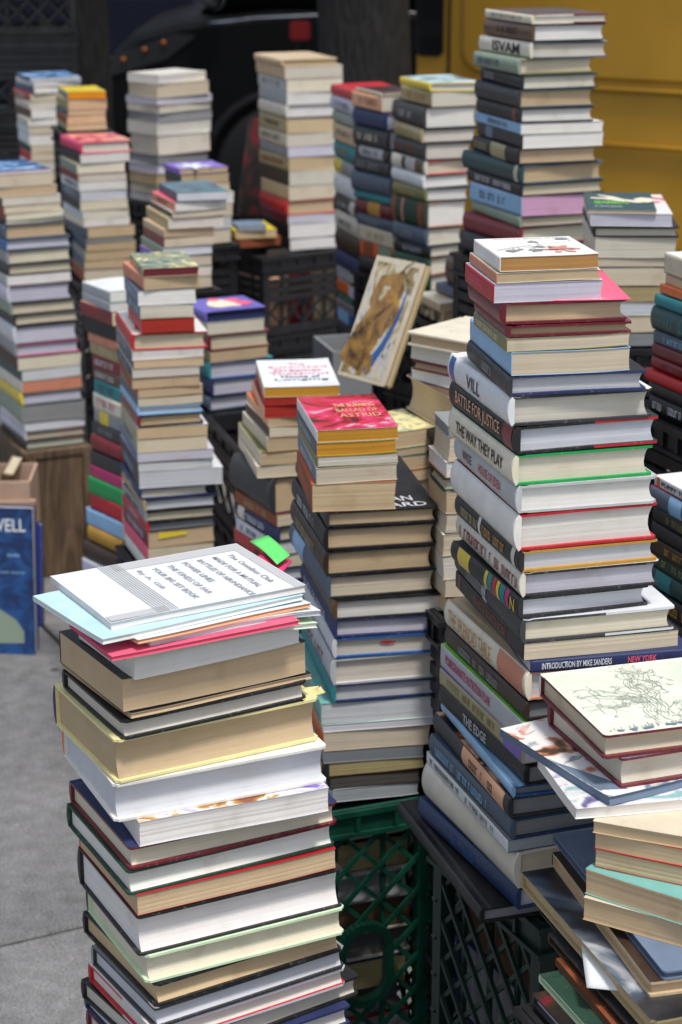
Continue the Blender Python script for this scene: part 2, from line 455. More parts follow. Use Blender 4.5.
def parse(rows):
    out = []
    for ln in rows.strip().splitlines():
        ln = ln.split('#')[0].strip()
        if not ln: continue
        f = ln.split()
        if f[0] == 'end': out.append(('end', float(f[1]))); continue
        opts = {}
        for q in f[9:]:
            k, _, vv = q.partition('='); opts[k] = vv
        out.append(f[:9] + [opts])
    return out
STK = {}
def stack(key, phrase, Y, rows, ref=None, th=None, orient='L', dl=None, jit=2.0, group=None, ratio=None, wt=.012):
    rows = parse(rows); end = rows[-1][1]; rows = rows[:-1]
    if th is None:
        z = z_at(ref[1], Y)
        a, c = on_plane(ref[0], ref[1], z), on_plane(ref[2], ref[3], z)
        th = math.atan2(c.y - a.y, c.x - a.x)
    else: th = rad(th)
    rnd = random.Random(sum(ord(c) for c in key) * 7)
    ys = [float(r[0]) for r in rows] + [end]
    cum = (0, 0, 0); infos = []
    # keep at least 4 mm per book
    zs = [z_at(y, Y) for y in ys]
    lastx = [None, None, None]
    for i, r in enumerate(rows):
        xs = []
        for k in range(3):
            if r[1 + k] == '.': xs.append(lastx[k] + rnd.uniform(-jit, jit))
            else: xs.append(float(r[1 + k])); lastx[k] = xs[k]
        kind = r[4][0]; ori = r[4][1] if len(r[4]) > 1 else orient
        spine, front, edge, page = r[5:9]
        if front == '-': front = spine
        if edge == '-': edge = front if front not in ART else spine
        if edge in ART: edge = 'charcoal'
        opts = r[9]
        zt, zb = zs[i], zs[i + 1]
        X = (xs[1] - CX) / FPX * (Y * cp + (H - zt) * sp_)
        C = Vector((X, Y, zt))
        lo, hi = ratio or ((1.4, 1.65) if ori in 'LF' else (.64, .76))
        rho = float(opts.get('q', (lo + hi) / 2)); best = None
        for k in range(-40, 41):
            t_ = th + rad(float(opts.get('r', 0)) + k * .6)
            u = (math.cos(t_), math.sin(t_)); v = (-u[1], u[0])
            U = run_to_x(C, zt, u[0], u[1], xs[2]); V = run_to_x(C, zt, v[0], v[1], xs[0])
            if U <= .05 or U > .5 or V <= 0 or V > 1: continue
            e = abs(math.log(V / U / rho)) + abs(k) * wt
            if best is None or e < best[0]: best = (e, t_, U, V)
        if best is None:
            t_ = th; u = (math.cos(t_), math.sin(t_)); U = run_to_x(C, zt, u[0], u[1], xs[2]); U = U if .05 < U < .5 else .15; V = rho * U
        else: _, t_, U, V = best
        V = max(min(lo, rho) * .8 * U, min(max(hi, rho) * 1.15 * U, V))
        th_ = max(.003, zt - zb - .0007)
        infos.append(book(C, t_, U, V, zb, th_, kind, ori, spine, front, edge, page, opts, seed=rnd.randint(0, 99999)))
    n = len(infos)
    for i, f in enumerate(infos):
        tag(f['root'], make_label(i, n, f, phrase), CAT[f['kind']], group or ('books in the ' + phrase.replace('the ', '', 1)))
    STK[key] = dict(infos=infos, zb=zs[-1], Y=Y, th=th, phrase=phrase)
    return infos
def place(z, C, R, L, t, kind, orient, spine, front, edge, page, opts=None, lim=None, seed=1, wu=.5, sc=(1, 1)):
    """one book whose near corner, right corner and left corner of its top face are measured at height z"""
    c, r, l = on_plane(*C, z), on_plane(*R, z), on_plane(*L, z)
    th = math.atan2(r.y - c.y, r.x - c.x)
    th2 = math.atan2(l.y - c.y, l.x - c.x) - math.pi / 2
    if not lim: th = th * wu + th2 * (1 - wu)
    elif abs(R[0] - C[0]) < 60: th = th2
    v = Vector((-math.sin(th), math.cos(th), 0)); u = Vector((v.y, -v.x, 0))
    U = abs((r - c).dot(u)); V = abs((l - c).dot(v))
    U *= sc[0]; V *= sc[1]
    if lim: U, V = lim[0] or U, lim[1] or V
    return book(c, th, U, V, z - t, t - .0003, kind, orient, spine, front, edge, page, opts or {}, seed=seed)
# ================================================================== the piles (near corner y, left x, corner x, right x as measured; kind+spine side)
stack('A', 'the front pile', 1.82, '''
657 78 134 300 pB white white white white
680 59 122 306 pB black black black tan lab=black-covered_paperback_with_tan_page_edges
714 62 131 312 pB tan black tan tan
720 62 121.5 307 hB black black black bone
740 53.5 114.5 319 hB navy pale_yellow pale_yellow tan lab=very_thick_tan-paged_hardcover_with_pale_yellow_boards
784 62 113 327 hB orange white white pale lab=white_hardcover_with_orange_spine_and_white_pages
822 96 139 329 pB floral floral lavender white lab=white_paperback_with_purple_flowery_cover r=3
847 69 128.5 337.5 hB maroon navy maroon cream fl=maroon
870 66.6 127 335 hB dark_green dark_green dark_green white
895 78.7 137 336 pB red red red tan
916 77.7 136.8 342 hB black black black white lab=thick_black-edged_hardcover_with_white_pages
956 86 145 344.8 hB black pale_green pale_green cream fl=pale_green
984 82.6 155 342 hB black black black tan r=-2
1007 91 154 345 hB grey grey charcoal pale
1028 88 152 346 hB red white red white fl=lavender lab=red_and_white_hardcover_with_white_pages
1047 81 158 359 hB black black black bone r=3
1068 84 160 350 hB navy navy navy white
1088 86 160 350 hB maroon maroon maroon bone
1108 88 162 352 hB black charcoal charcoal white r=-3
1130 86 160 352 hB slate slate slate beige
1152 88 162 352 hB grey navy navy white
end 1176
''', wt=.03, ref=(139, 954, 342, 893), orient='B', ratio=(.68, .84), group='books in the front pile under the notebook')

stack('B', 'the centre pile', 1.99, '''
256.5 480 500.4 599.6 pL white white white b98a52 top q=1.7 lab=white_paperback_with_a_flower_sprig_cover
272 483 497 600.6 pL salmon cream cream tan q=1.6
283 479 494 603 pL red lavender lavender lavender q=1.5 m=pink,.1,.6 lab=white_paperback_with_red_spine_and_lavender_edge
303 477.5 502 627 hL maroon maroon maroon tan
325.5 477 507 631 hL maroon maroon maroon tan lab=tan-paged_hardcover_with_a_thin_maroon_board
338 474 507 630.5 pL olive cream olive beige m=cream
352 470.5 512 631 pL light_blue light_blue light_blue beige
376 467.6 508.5 646 hL charcoal black navy pale lab=black_hardcover_with_navy_board_edges m=grey,.4,.6
397 450 511 652 hL cloud white charcoal bone s=VILL,charcoal,.33,.56,.5 round b=blue,.02,.1 m=pink,.58,.68 lab=white_jacketed_hardcover_with_VILL_on_its_spine
427 451 517 658.5 hL black black black pale s=BATTLE_FOR_JUSTICE,peach,.1,.8,.6 b=dark_red,.84,.97 fl=red lab=black_hardcover_titled_BATTLE_FOR_JUSTICE
455 451 515 652 hL cream green green cream s=THE_WAY_THEY_PLAY,dark_brown,.12,.88,.42 lab=green-boarded_hardcover_titled_THE_WAY_THEY_PLAY
486 456 518 657 hL light_grey light_grey light_grey white s=WISE,maroon,.14,.3,.36/HOUSE_OF_EDEN,red,.42,.78,.36 lab=pale_grey_hardcover_with_red_spine_lettering
514 454 518 657 hL white red red white m=grey,.1,.3/grey,.38,.55/dark_red,.8,.86 round lab=white_jacketed_red-boarded_hardcover_with_scribbled_spine
551 456 520.5 657 hL black black gold pale m=khaki,.1,.35/gold,.45,.8 b=bone,.38,.42/bone,.9,.95
573 458 522 659 hL bone bone black lavender m=dark_red,.05,.95 round lab=dotted_white-spined_hardcover_with_black_boards
598 452 519.5 648 hL black black black pale round b=yellow,.1,.28/yellow,.52,.56/teal,.57,.63/red,.64,.69/yellow,.7,.74/teal,.75,.82/magenta,.83,.88 s=N,yellow,.91,.97,.6 lab=black_spine_with_yellow_label_and_colour_blocks
619 456 522 674 hL charcoal pale charcoal cream fl=pale m=grey,.2,.5 b=pale,.44,.5
643 456 524 679.5 pL black black black beige s=WHITE_WHITE_ROSE,rust,.3,.76,.5 b=dark_red,.05,.08
661 470 530.5 692 pR navy navy navy lavender s=INTRODUCTION_BY_MIKE_SANDERS,cloud,.07,.5,.55/NEW_YORK,pink,.6,.78,.55 lab=navy_paperback_reading_INTRODUCTION_on_its_spine
673 446.6 528 676 hL cream tan salmon pale s=THE_SPLENDID_TABLE,gold,.05,.6,.55 b=salmon,.68,.98 round lab=cream_hardcover_titled_THE_SPLENDID_TABLE
702 446 526 672 hL dark_brown black black grey m=grey
722 441 523.7 672 pL light_grey lime lime bone s=POMEGRANATE_NUTRITION_PLAN,magenta,.07,.62,.42 m=grey,.66,.9 lab=lime-covered_book_titled_POMEGRANATE_NUTRITION_PLAN
747 440 523.7 668 pL khaki purple olive lavender m=olive,.1,.7 b=purple,.78,.98
765 440 526 668 hL black black black grey s=THE_EDGE,light_grey,.3,.58,.5 lab=black_hardcover_titled_THE_EDGE
786 441 512 662 hL light_blue light_blue blue grey round lab=shiny_light_blue_hardcover
798 434.7 510 660 hL charcoal orangephoto charcoal grey b=peach,.4,.95 m=dark_brown,.5,.8 lab=dark_hardcover_with_peach_photo_on_spine
819 430 512 658 hL slate slate dark_blue grey m=light_blue
840 427 508 656 pL cloud grey black silver m=black,.05,.4/charcoal,.5,.85
853 425 517.7 664 hL bone bone bone beige m=black,.12,.28/dark_red,.32,.4/black,.62,.68 lab=tall_cream_hardcover_with_tiny_figures_on_spine
889 419 517.7 660 hL dark_blue dark_blue dark_blue pale m=blue,.3,.6
end 911
''', ref=(510, 396, 650, 371), ratio=(1.3, 1.5), group='books in the tall centre pile')

stack('C', 'the green-crate pile', 2.5, '''
430 297 317 399 pL cloud redart cloud ochre top lab=red_illustrated_paperback_with_gold_lettering
443 297 316.4 396.5 pL slate slate yellow ochre m=pale
456.5 298 317.7 398.8 pL olive olive olive bone
467 298 316 397.5 pL blue_grey cream cream beige m=pale
483.7 297 312 396 pL rust orange tan tan m=orange
512 296 326 437 hL charcoal black black tan top m=grey lab=black_hardcover_with_white_SHEPARD_lettering
528 293 325 436 hL black black black tan m=pale,.2,.7
551 292 325.4 434 hL dark_brown dark_brown black tan m=khaki
576 290.6 327.5 436 hL slate tealart black beige b=light_blue,.1,.4 m=pale,.5,.8
600 300 334 445 hL brown black black white
621 301 334 446 hL navy navy navy lavender m=pale
639 303 333.5 443.6 hL pale blue blue bone lab=blue-boarded_hardcover_with_a_red_page_mark
659 300 332.8 440 hL light_grey light_grey light_grey bone s=BABY_LIST,maroon,.15,.8,.42
685 302 332.8 441 hL teal navy navy pale lab=navy-boarded_hardcover_with_teal_spine
703 293 321 438 pL aqua aqua aqua pale
724 298 323.5 434 mL white white white pale
732 297 323.5 430 pL orange tan tan beige
751 298 323.5 424 pL grey grey grey 7d8388
764 300 329 424 pL dark_brown dark_brown brown khaki
777 300 330 420 pL black darkart black 4a4642 b=peach,.3,.36/peach,.7,.76
790 302 334 418.6 mL pale pale pale silver
end 803
''', wt=.02, ref=(326, 513, 437, 507), ratio=(1.45, 1.8), group='books in the pile on the green crate')

stack('E', 'the pile behind the notebook', 3.2, '''
387 256 264 340 pL cream cloud cream ochre top lab=cream_paperback_with_pink_title_lettering
397.5 256 264 340 pL red red red dyed_red
406 252 264 340 pL peach dark_red red dyed_red
418 246.6 268 340 pL peach orange tan tan
427 246 269 338 pL dark_brown cream tan beige
438 242.5 267.5 340 pL beige cream tan tan r=4
452 238.4 261 338 pL beige olive black tan r=5
466 238.4 257 336 pL beige cream cream beige r=6
478 233 273 336 hL charcoal charcoal charcoal tan round lab=thick_dark_cloth_hardcover_with_tan_pages
515 235 277 336 pL rust red charcoal beige m=khaki
528 236 278 336 hL navy black charcoal beige m=pale b=bone,.04,.2
543 236 276 334 pL pale grey grey pale m=slate
556 234 270 334 pL red red black beige m=black,.4,.8
570 234 268 334 hL navy navy navy pale
end 584
''', ref=(264, 397, 340, 393), ratio=(1.3, 1.7), group='books in the pile behind the notebook')

stack('F', 'the green-topped pile', 3.6, '''
268 130 142.7 198.8 pL greenart greenart pale_yellow maroon lab=slim_green-covered_paperback_with_maroon_page_edges r=-4
277 123 143.8 200 pL salmon salmon charcoal tan r=-4
291 124 137.6 196 pL blue_grey slate pale white m=pale
306 126 139.8 194 pL blue_grey bone dark_brown bone m=pale
319.6 128 141.6 195 pL red dyed_red dark_brown dyed_red
334 116 131.7 206.5 hL red reddots red beige lab=red_hardcover_with_white_speckled_cover
351 117 131.7 204 pL slate white white white m=pale
360.5 118 133.4 204 pL slate tan tan tan
369 117 131.7 200 pL charcoal bone charcoal bone m=light_blue
379 118 131.7 200 pL rust tan dark_red tan
389 120 137.6 203 pL dark_red tan dark_brown tan m=khaki
398 120 137.6 203 pL slate beige charcoal beige
407 120 137 202 hL light_blue light_blue light_blue pale
416 121 138 203 hL dark_red slate black tan m=khaki
428 121 137 208 pL khaki pale dark_brown tan m=pale
440 121 137 208 pL grey_green beige beige beige m=black
453 120 137 213.7 pL blue lavender dark_brown lavender
463 120 138 213 pL charcoal pale dark_brown pale m=blue
472 121 138.6 223 pL charcoal pale pale pale m=light_blue lab=white_paperback_sticking_out_further_right
489 121 139 208 hL navy navy navy bone m=pale
500 122 144 216 hL khaki navy black pale
512 122 145 215 hL grey black black beige m=black
523 122 147 215.6 hL red charcoal black grey m=pale
533 123 148 214 pL dark_red tan tan tan lab=tan-paged_paperback_with_a_yellow_sticker m=pale
548 124 148 214 pL pink rust dark_brown beige
562 125 148 214 pL white grey grey pale
end 576
''', ref=(137, 407, 202, 401.5), ratio=(1.35, 1.75), group='books in the green-topped pile')

stack('K2', 'the leaning pile at left', 4.0, '''
292 82 110 150 pL silver cloud aqua white r=2 lab=white_paperback_with_teal_stripe
303 82 110 150 pL silver cloud aqua white
312 80 112 152 pL dark_red peach peach beige
326 84 116 152 pL black black black grey
342 88 118 154 pL salmon salmon salmon beige
352 90 121 155 pL khaki khaki khaki beige
364 92 122 156 pL dark_red red red tan m=pale
378 93 122 156 pL brown khaki khaki tan m=pale
390 94 122 156 pL teal teal teal pale m=slate
404 93 122 156 pL bone bone bone bone m=red
420 94 123 156 pL grey yellow grey beige b=yellow,.2,.5
434 92 122 156 pL charcoal charcoal charcoal beige m=grey
446 91 122 156 hL dark_red cream dark_red cream lab=dark_red_hardcover_with_cream_cover
463 90 122 156 pL charcoal black charcoal grey m=magenta
478 90 122 156 pL magenta magenta charcoal beige
490 88 122 156 pL green green green pale
507 90 122 156 pL red red red beige
523 86 122 156 pL light_blue bluephoto pale pale lab=blue_and_white_photo_paperback
540 88 122 156 hL gold khaki gold tan
556 84 118 152 hL dark_brown charcoal black grey
574 82 116 150 pL lavender pale pale pale
end 592
''', th=14, ratio=(1.35, 1.8), group='books in the leaning pile')

stack('H', 'the dark purple-topped pile', 4.2, '''
312 194.5 205 265.8 hL 6a62b8 6a62b8 navy navy lab=purple_boxed_book_with_white_cover_panel top
323 197 207.7 264.5 pL bone bone bone bone
335 196 209 269.7 hL maroon maroon maroon beige
351.5 197 210 268 pL olive rust olive tan
363 193 209 273 hL teal teal blue lavender
380 196 211.7 272 hL navy navy navy lavender
397 194 209 270 hL slate navy slate lavender
end 411
''', ref=(205, 315, 265.8, 301.5), ratio=(1.2, 1.5), group='books in the purple-topped pile')

stack('I', 'the wooden-box pile', 4.85, '''
172 -28 -2 52 mL pink bluephoto pink white lab=glossy_pale_blue_booklet_with_pink_edge
175 -28 -2 53 pL blue_grey bluephoto blue_grey beige lab=blue-covered_paperback
188 -28 -3 57 pL khaki tan tan tan
198 -24 2 61 pL charcoal pale slate bone
206.5 -22 4 61 pL rust beige dark_brown beige
214 -20 6 64 pL dark_red cream slate cream
221 -22 6 64 mL black charcoal charcoal bone
225 -22 4.6 67 hL slate black slate tan
240 -22 4.6 70.5 hL blue slate slate lavender
251 -20 7 71 hL grey slate charcoal cream
265 -20 7.5 72 hL charcoal maroon charcoal beige
275.5 -20 7 71 pL light_grey charcoal dark_red white
286 -19 8 71 hL lavender black black lavender
304 -18 10.8 76 hL grey_green black black beige
316 -12 14 78 hL charcoal charcoal charcoal beige
326.5 -12 14.5 77.6 hL pale black black lavender
345 -10 15 79 hL grey maroon magenta lavender
357.5 -8 17.4 81 pL dark_brown charcoal charcoal cream
370.8 -4 21.6 81 pL dark_teal charcoal charcoal pale
382 -4 22 82 pL bone charcoal charcoal salmon fl=beige
394 -3 21.6 83 hL yellow charcoal dark_green lavender
406.5 -2 21.6 85 pL grey_green grey slate grey
424 0 25 85 pL pale charcoal charcoal pale
432.5 0 25 85 hL lavender dark_red charcoal beige fl=dark_red
441.5 2 25 85 hL charcoal dark_green dark_green bone
end 450
''', ref=(8, 302, 71, 292), ratio=(1.3, 1.6), group='books in the wooden-box pile')

stack('J', 'the pink-topped pile at left', 5.5, '''
142 60.6 80.6 131 hL hot_pink starpink hot_pink bone lab=hot_pink_book_with_dark_cover
154 61 80 130 pL black black slate white
164 60 77 125 pL grey_green tan black cream
174.5 60 78 126.6 pL dark_red red red bone
182 61 79 127 pL pale white charcoal white m=black
191.5 61 80 127 pL slate white white pale m=pale
201 62 80 128 pL charcoal beige black cream
211 63 83 129 pL pale bone black bone
219.5 64 84 130 pL cream white dark_red white
228 66 87.6 135 pL slate dark_red khaki tan
238.5 70 86 134 pL slate charcoal dark_brown grey
243.5 71 86 136 pL dark_blue khaki khaki tan
251.5 71 85 136 pL grey khaki khaki tan
260.5 71 84 136 pL slate brown dark_brown tan
270 70 84 136 pL rust beige beige beige
end 284
''', ref=(80.6, 153.6, 131, 149.5), ratio=(1.35, 1.6), group='books in the pink-topped pile')

stack('K', 'the white-topped pile at left', 5.9, '''
75 127.5 158.7 206 pB white bone white white
84 128.5 157 209 pB tan tan tan beige
98 126 157 212 pB white white lavender lavender
105.5 127 160 211 pB rust rust slate bone
113.5 128 158 212 pB slate grey silver grey
122.5 127 157 211 pB tan tan black white
136.5 131 158 210 pB white white white bone lab=very_thick_white_paperback
156 131 158 208 pB charcoal charcoal slate grey
165 129 158 206 pB lavender lavender lavender lavender
174 129 157 206 pB tan tan charcoal tan
186 130 158 206 pB charcoal charcoal dark_red bone
195 130 158 206 pB grey grey grey pale
end 203
''', th=27, orient='B', group='books in the white-topped pile')

stack('L', 'the far left pile', 6.1, '''
78 16 30 81 pL slate cosmos slate pale lab=glossy_slate_blue_paperback
82 16 34 81 pL pale pale dark_red white
87 15 34 80 pL slate slate slate white
94 13 30 79 pL rust pink charcoal beige m=pale
102 15 29 78 pL bone white white bone
109.5 15 31 78 pL brown beige beige white
119 17 28 78 pL bone white black white
127 17 29 77 pL pale beige charcoal beige
135 18 29 78 pL pale grey dark_red white
145.5 18 31 78 pL charcoal beige beige beige
153.5 20 31 78 pL red pink dark_brown beige
162 20 31 78 pL white white pale bone
171 20 31 78 pL slate beige beige beige
end 182
''', ref=(30, 101, 80, 96.5), ratio=(1.2, 1.5), group='books in the far left pile')

stack('M', 'the orange-topped pile', 5.7, '''
92 58 67.7 106 pL grey_green yellow ochre e0920c lab=slim_paperback_with_bright_orange_page_edges
99.5 56 68 107 pL khaki tan black tan
110.5 56 68 106 pL slate rust charcoal tan
116 56 67 106 pL rust tan tan tan
124.5 57 67 107 pL khaki brown dark_brown tan
end 131.5
''', th=12, ratio=(1.35, 1.7), group='books in the orange-topped pile')

stack('N1', 'the bright purple-topped pile', 5.0, '''
169 165.6 180 228 pL purple purple purple tan lab=purple-covered_paperback_with_a_white_flower top
175 168 181 229 pL charcoal charcoal charcoal tan
185 168 182 230 pL rust tan tan beige
195 168 182 234 pL cream white white white
206 168 182 233 pL tan tan tan beige
219 168 182 232 pL grey grey black pale
232 168 182 231 pL tan tan charcoal beige
end 246
''', ref=(180, 175, 229, 168), ratio=(1.2, 1.5), group='books in the bright purple-topped pile')

stack('N2', 'the teal-topped pile', 4.4, '''
193 158.7 176.8 228 pL slate tealart dark_teal pale lab=teal-topped_paperback_with_pale_pages
202 152 175 227 pL salmon pink black white m=charcoal
212 150 172 226 pL charcoal white charcoal beige
218.5 146 168 224 pL khaki tan khaki bone
229.5 143 164 214 pL tan tan dark_red tan
238 143 164 214 pL dark_red charcoal black beige
247.5 141 163 212.4 pL grey_green grey white pale
257 140 164 212 pL purple tan slate beige
268.5 140 164 212 pL charcoal grey black bone
279 140 164 212 pL slate tan tan beige
end 291
''', ref=(168, 228, 224, 221), ratio=(1.35, 1.7), group='books in the teal-topped pile')

stack('O', 'the little pile on stacked black crates', 5.6, '''
226.5 231.7 238 266.9 pL blue_grey blue_grey blue_grey silver
231 223.5 236 277 pL yellow yellow yellow tan m=black
239 218 240 281 pL rust rust brown rust r=4
end 248
''', th=14, ratio=(1.1, 1.5), group='books on the stacked black crates')

stack('P', 'the tan-topped pile', 5.7, '''
59.5 254 282 337.5 hL tan tan tan tan lab=plain_tan-covered_hardcover
66.5 256 285 343 pL tan bone dark_red bone
79.5 258 287 343 pL light_grey tan tan cream m=grey
92.5 259 287 338 pL silver white white white
105 259 287 337 hL bone charcoal charcoal white
119 259 287 335 pL khaki black slate tan m=black
134 259 287 336 pL beige white black bone m=charcoal
147.5 260 288 335 pL grey lavender dark_red lavender
158 259 289 336 pL khaki charcoal tan tan m=dark_red
171.5 261 289 337 pL dark_brown white slate bone
186.5 261 289 336 pL tan beige beige beige
201 260 287 336 hL red dark_red red tan
215.5 261 288 336 pL maroon purple slate lavender
224.5 263 289 336 pL black white black white
239 265 290 336 pL charcoal charcoal slate white
end 250.5
''', ref=(289, 225, 336, 219.5), ratio=(1.35, 1.65), group='books in the tan-topped pile')

stack('Q1', 'the pile behind leaning picture', 5.0, '''
91 331 356 406 hL red red red bone
102 331 356 406 hL lavender pale slate bone m=slate
117 333 357 407 hL grey_green slate grey bone m=pale
130 333 356 406 pL tan tan brown beige m=dark_brown
148 335 357 407 hL teal teal charcoal bone m=gold
166 335 357 407 hL grey yellow charcoal bone b=yellow,0,.35
182 335 358 408 hL cloud cloud white white
204 335 358 408 hL black black black pale m=cloud b=bone,.7,.9
220 336 359 408 hL bone bone slate pale s=MUSE,slate,.2,.75,.3
240 336 360 409 hL dark_brown black black bone m=brown
261 336 360 409 hL navy navy navy bone
278 337 361 410 hL grey grey grey bone m=cloud
292 337 361 410 pL orange white orange white b=lavender,.5,.8/green,.84,.96
304 337 361 410 pL dark_green dark_green dark_green bone m=aqua
312 337 361 410 pL grey grey grey bone m=rust
321 337 361 410 pL blue blue blue white b=light_blue,.05,.5
334 337 361 410 hL charcoal charcoal charcoal bone
end 350
''', th=14, ratio=(1.45, 1.7), group='books in the spine-out pile behind the picture')

stack('Q2', 'the pile below the trunk', 4.8, '''
93 355 381 420 hL cream darkart cream white lab=cream_hardcover_with_dark_red_cover_panel m=gold
96.5 352 382 420 pL peach rust rust bone m=rust
112 354 386 424 hL dark_blue navy slate pale m=pale
131 354 388.5 426 hL charcoal charcoal black pale m=cream
151 356 389 428 hL charcoal charcoal grey bone b=light_grey,.1,.85 m=charcoal,.2,.7
163 354 390 428 hL charcoal black charcoal bone m=grey
178 352 391 429 hL slate charcoal charcoal bone m=pale,.35,.65
198 354 391 429 hL teal teal teal bone
206 356 392 430 hL maroon maroon gold bone b=gold,.35,.7
221 357 392 430 hL slate slate charcoal bone m=grey
233 359 393 430 pL beige khaki khaki beige m=khaki
249 360 394 430 pL orange grey_green slate beige b=rust,.1,.4/grey_green,.55,.9
264 360 394 430 hL charcoal black black bone
end 280
''', th=16, ratio=(1.45, 1.7), group='books in the cream-topped pile')

stack('R', 'the yellow-spined pile', 4.6, '''
83 400 429.7 481 hL yellow landscape yellow pale lab=yellow-spined_hardcover_with_landscape_cover
92 401 432 477 pL khaki khaki tan bone m=gold
107 393.5 424.7 478 hL charcoal black black white m=light_grey
129 395 422 477 hL khaki khaki black bone m=khaki
143.5 395 424.7 472.5 hL charcoal charcoal black bone m=rust
161 392 426 471 hL bone brown red beige b=dark_brown,.3,.42/light_grey,.45,.65/brown,.7,.95
175.5 392 424 470 hL cloud white charcoal white
189 393 426 469 hL olive olive black white m=khaki
202.5 392 427 468 hL dark_green rust rust white b=rust,.02,.12/salmon,.3,.36/rust,.8,.9/rust,.94,.98
229 393 427 463 hL slate slate charcoal bone m=grey
247 394 429.7 461 hL black black black bone m=silver
258.5 392 429.7 459 hL dark_green dark_green rust bone m=khaki
276 394 430 459 hL dark_green black black bone
end 292
''', ref=(424.7, 128, 478, 122), ratio=(1.4, 1.65), group='books in the yellow-spined-book pile')

stack('S', 'the tower before yellow van', 3.7, '''
15 485 532 607.6 hL cream darkart cream white lab=cream_hardcover_with_maroon_half_cover fl=maroon m=grey
24.5 485 533 605.7 hL brown brown charcoal white m=dark_brown
42.5 479.6 531 607.6 hL bone bone slate bone s=ISVAM,black,.28,.82,.7 lab=off-white_spined_hardcover_with_black_lettering
59 474 519 593.6 hL grey_green grey_green olive beige m=slate
75 481 522 597.6 hL black black dark_teal bone m=hot_pink,.4,.55/grey,.1,.35
90 475.6 519 594 hL charcoal slate slate tan
108.5 477 520 594 hL black black black white m=grey,.05,.3/grey,.45,.7 b=rust,.86,.93
123.8 475 521 603.6 pL light_blue white slate white m=slate,.3,.7
135 477.5 523 603.6 pL charcoal white white white b=blue_grey,.2,.35
148.5 473 518 597.6 hL black brown black tan m=khaki,.05,.3 b=khaki,.42,.75
165.3 463 522 603 hL dark_teal slate slate tan b=beige,.9,.96
184 467.7 521 603 hL black black black beige m=pale,.15,.9
197 470 522 596 pL light_blue d9a9c9 d9a9c9 d9a9c9 m=slate,.2,.7 lab=pink_paperback_with_pale_blue_spine
216.5 472 520 594 hL grey_green grey_green charcoal beige
228 464 521 592 hL dark_red dark_red dark_red cream
247 462 520 592 hL charcoal dark_brown black bone m=maroon
end 270
''', ref=(533, 41.7, 605.7, 38.6), ratio=(1.3, 1.6), group='books in the tower before the yellow van')

stack('T', 'the bird-topped pile', 3.2, '''
209.5 584 587 657 pL dark_teal dark_teal tan beige top lab=teal_paperback_with_a_white_bird_on_cover r=2
213 584 591 673 pL white whitephoto white lavender
226 583 593 678.5 hL black black black bone
237 583 596 677 pL bone bone bone bone lab=thick_off-white_paperback_below_the_black_hardcover
258 584 597 668 pL beige tan slate beige
267 584 597 668 pL beige red slate beige
286 585 598 664 pL gold gold dark_red khaki
302 585 598 662 pL pale pale pale pale
316 585 598 664 pL yellow tan gold beige
332 585 598 662 pL grey grey slate grey
end 346
''', th=12, ratio=(1.5, 1.8), group='books in the bird-topped pile')

stack('U1', 'the upper right pile', 2.6, '''
272 665 722 800 pL beige reddots cream beige lab=cream_paperback_with_red_and_white_cover
294 666 722 800 pL tan tan tan tan
305 660.5 720 798 pL orange orange orange beige
315 655 716 794 hL teal teal teal bone
328 652.7 716 794 hL dark_teal dark_green dark_green bone m=teal
353 654 717 794 pL slate blue_grey grey pale m=light_blue
366 652.7 717 794 hL maroon maroon maroon bone
381 651.6 717 794 hL dark_red dark_red dark_red bone m=maroon
394 644.5 712 790 hL red red red bone
407 649 714 792 hL black black black grey
421 650 714 792 hL black black black grey m=pale,.05,.5 b=dark_teal,.6,.7
end 439
''', th=26, ratio=(1.2, 1.5), group='books in the upper right pile')

stack('U2', 'the lower right pile', 2.3, '''
509 655 718 806 pL pale white white white s=PUPPY_TRAINING,black,.12,.8,.42 b=orange,.04,.09 lab=white_paperback_titled_PUPPY_TRAINING
520 650 718 806 hL slate red dark_red pale b=light_blue,.3,.5 m=gold,.05,.2 lab=blue_photo-spined_hardcover
541 653.7 718 806 hL black khaki charcoal grey m=olive
558 652 718 806 hL black black black grey
574 651.8 718 806 pL dark_brown dark_green charcoal grey m=gold
590 654 718 806 pL dark_green charcoal charcoal grey m=khaki
606 652 718 806 hL dark_teal black black grey b=teal,.05,.3
626 646 716 806 hL black black black grey m=gold
648 650 716 806 hL charcoal black black grey
670 650 716 806 pL grey_green grey_green grey bone
690 650 716 806 hL black navy navy bone
end 712
''', th=26, ratio=(1.15, 1.45), group='books in the lower right pile')

stack('V', 'the little pile behind centre', 2.9, '''
345 407 487 545 hF cream cream cream tan lab=open-jacketed_cream_hardcover_with_tan_pages top
359 410.5 487 545 pF grey beige grey bone
374 412 487 545 hF maroon maroon maroon tan
384 411 478 545 pF white lavender lavender white r=8
396 407 450 540 hF brown brown tan tan lab=thick_brown_hardcover_with_rounded_spine r=-14
end 432
''', th=46, orient='F', ratio=(.75, 1.25), group='books in the small pile behind the centre')

stack('W', 'the yellow-topped heap', 2.9, '''
433 352 388 440 pL pale_yellow yellowmap pale_yellow tan lab=yellow_paperback_with_map-like_cover
450 352 388 441 pL aqua teal teal tan
458 350 388 442 pL tan tan tan tan
473 352 389 444 pL rust rust rust tan
485 352 390 440 pL beige beige beige tan
501 352 390 444 pL brown brown brown tan
end 516
''', th=34, ratio=(1.1, 1.5), group='books in the yellow-topped heap')

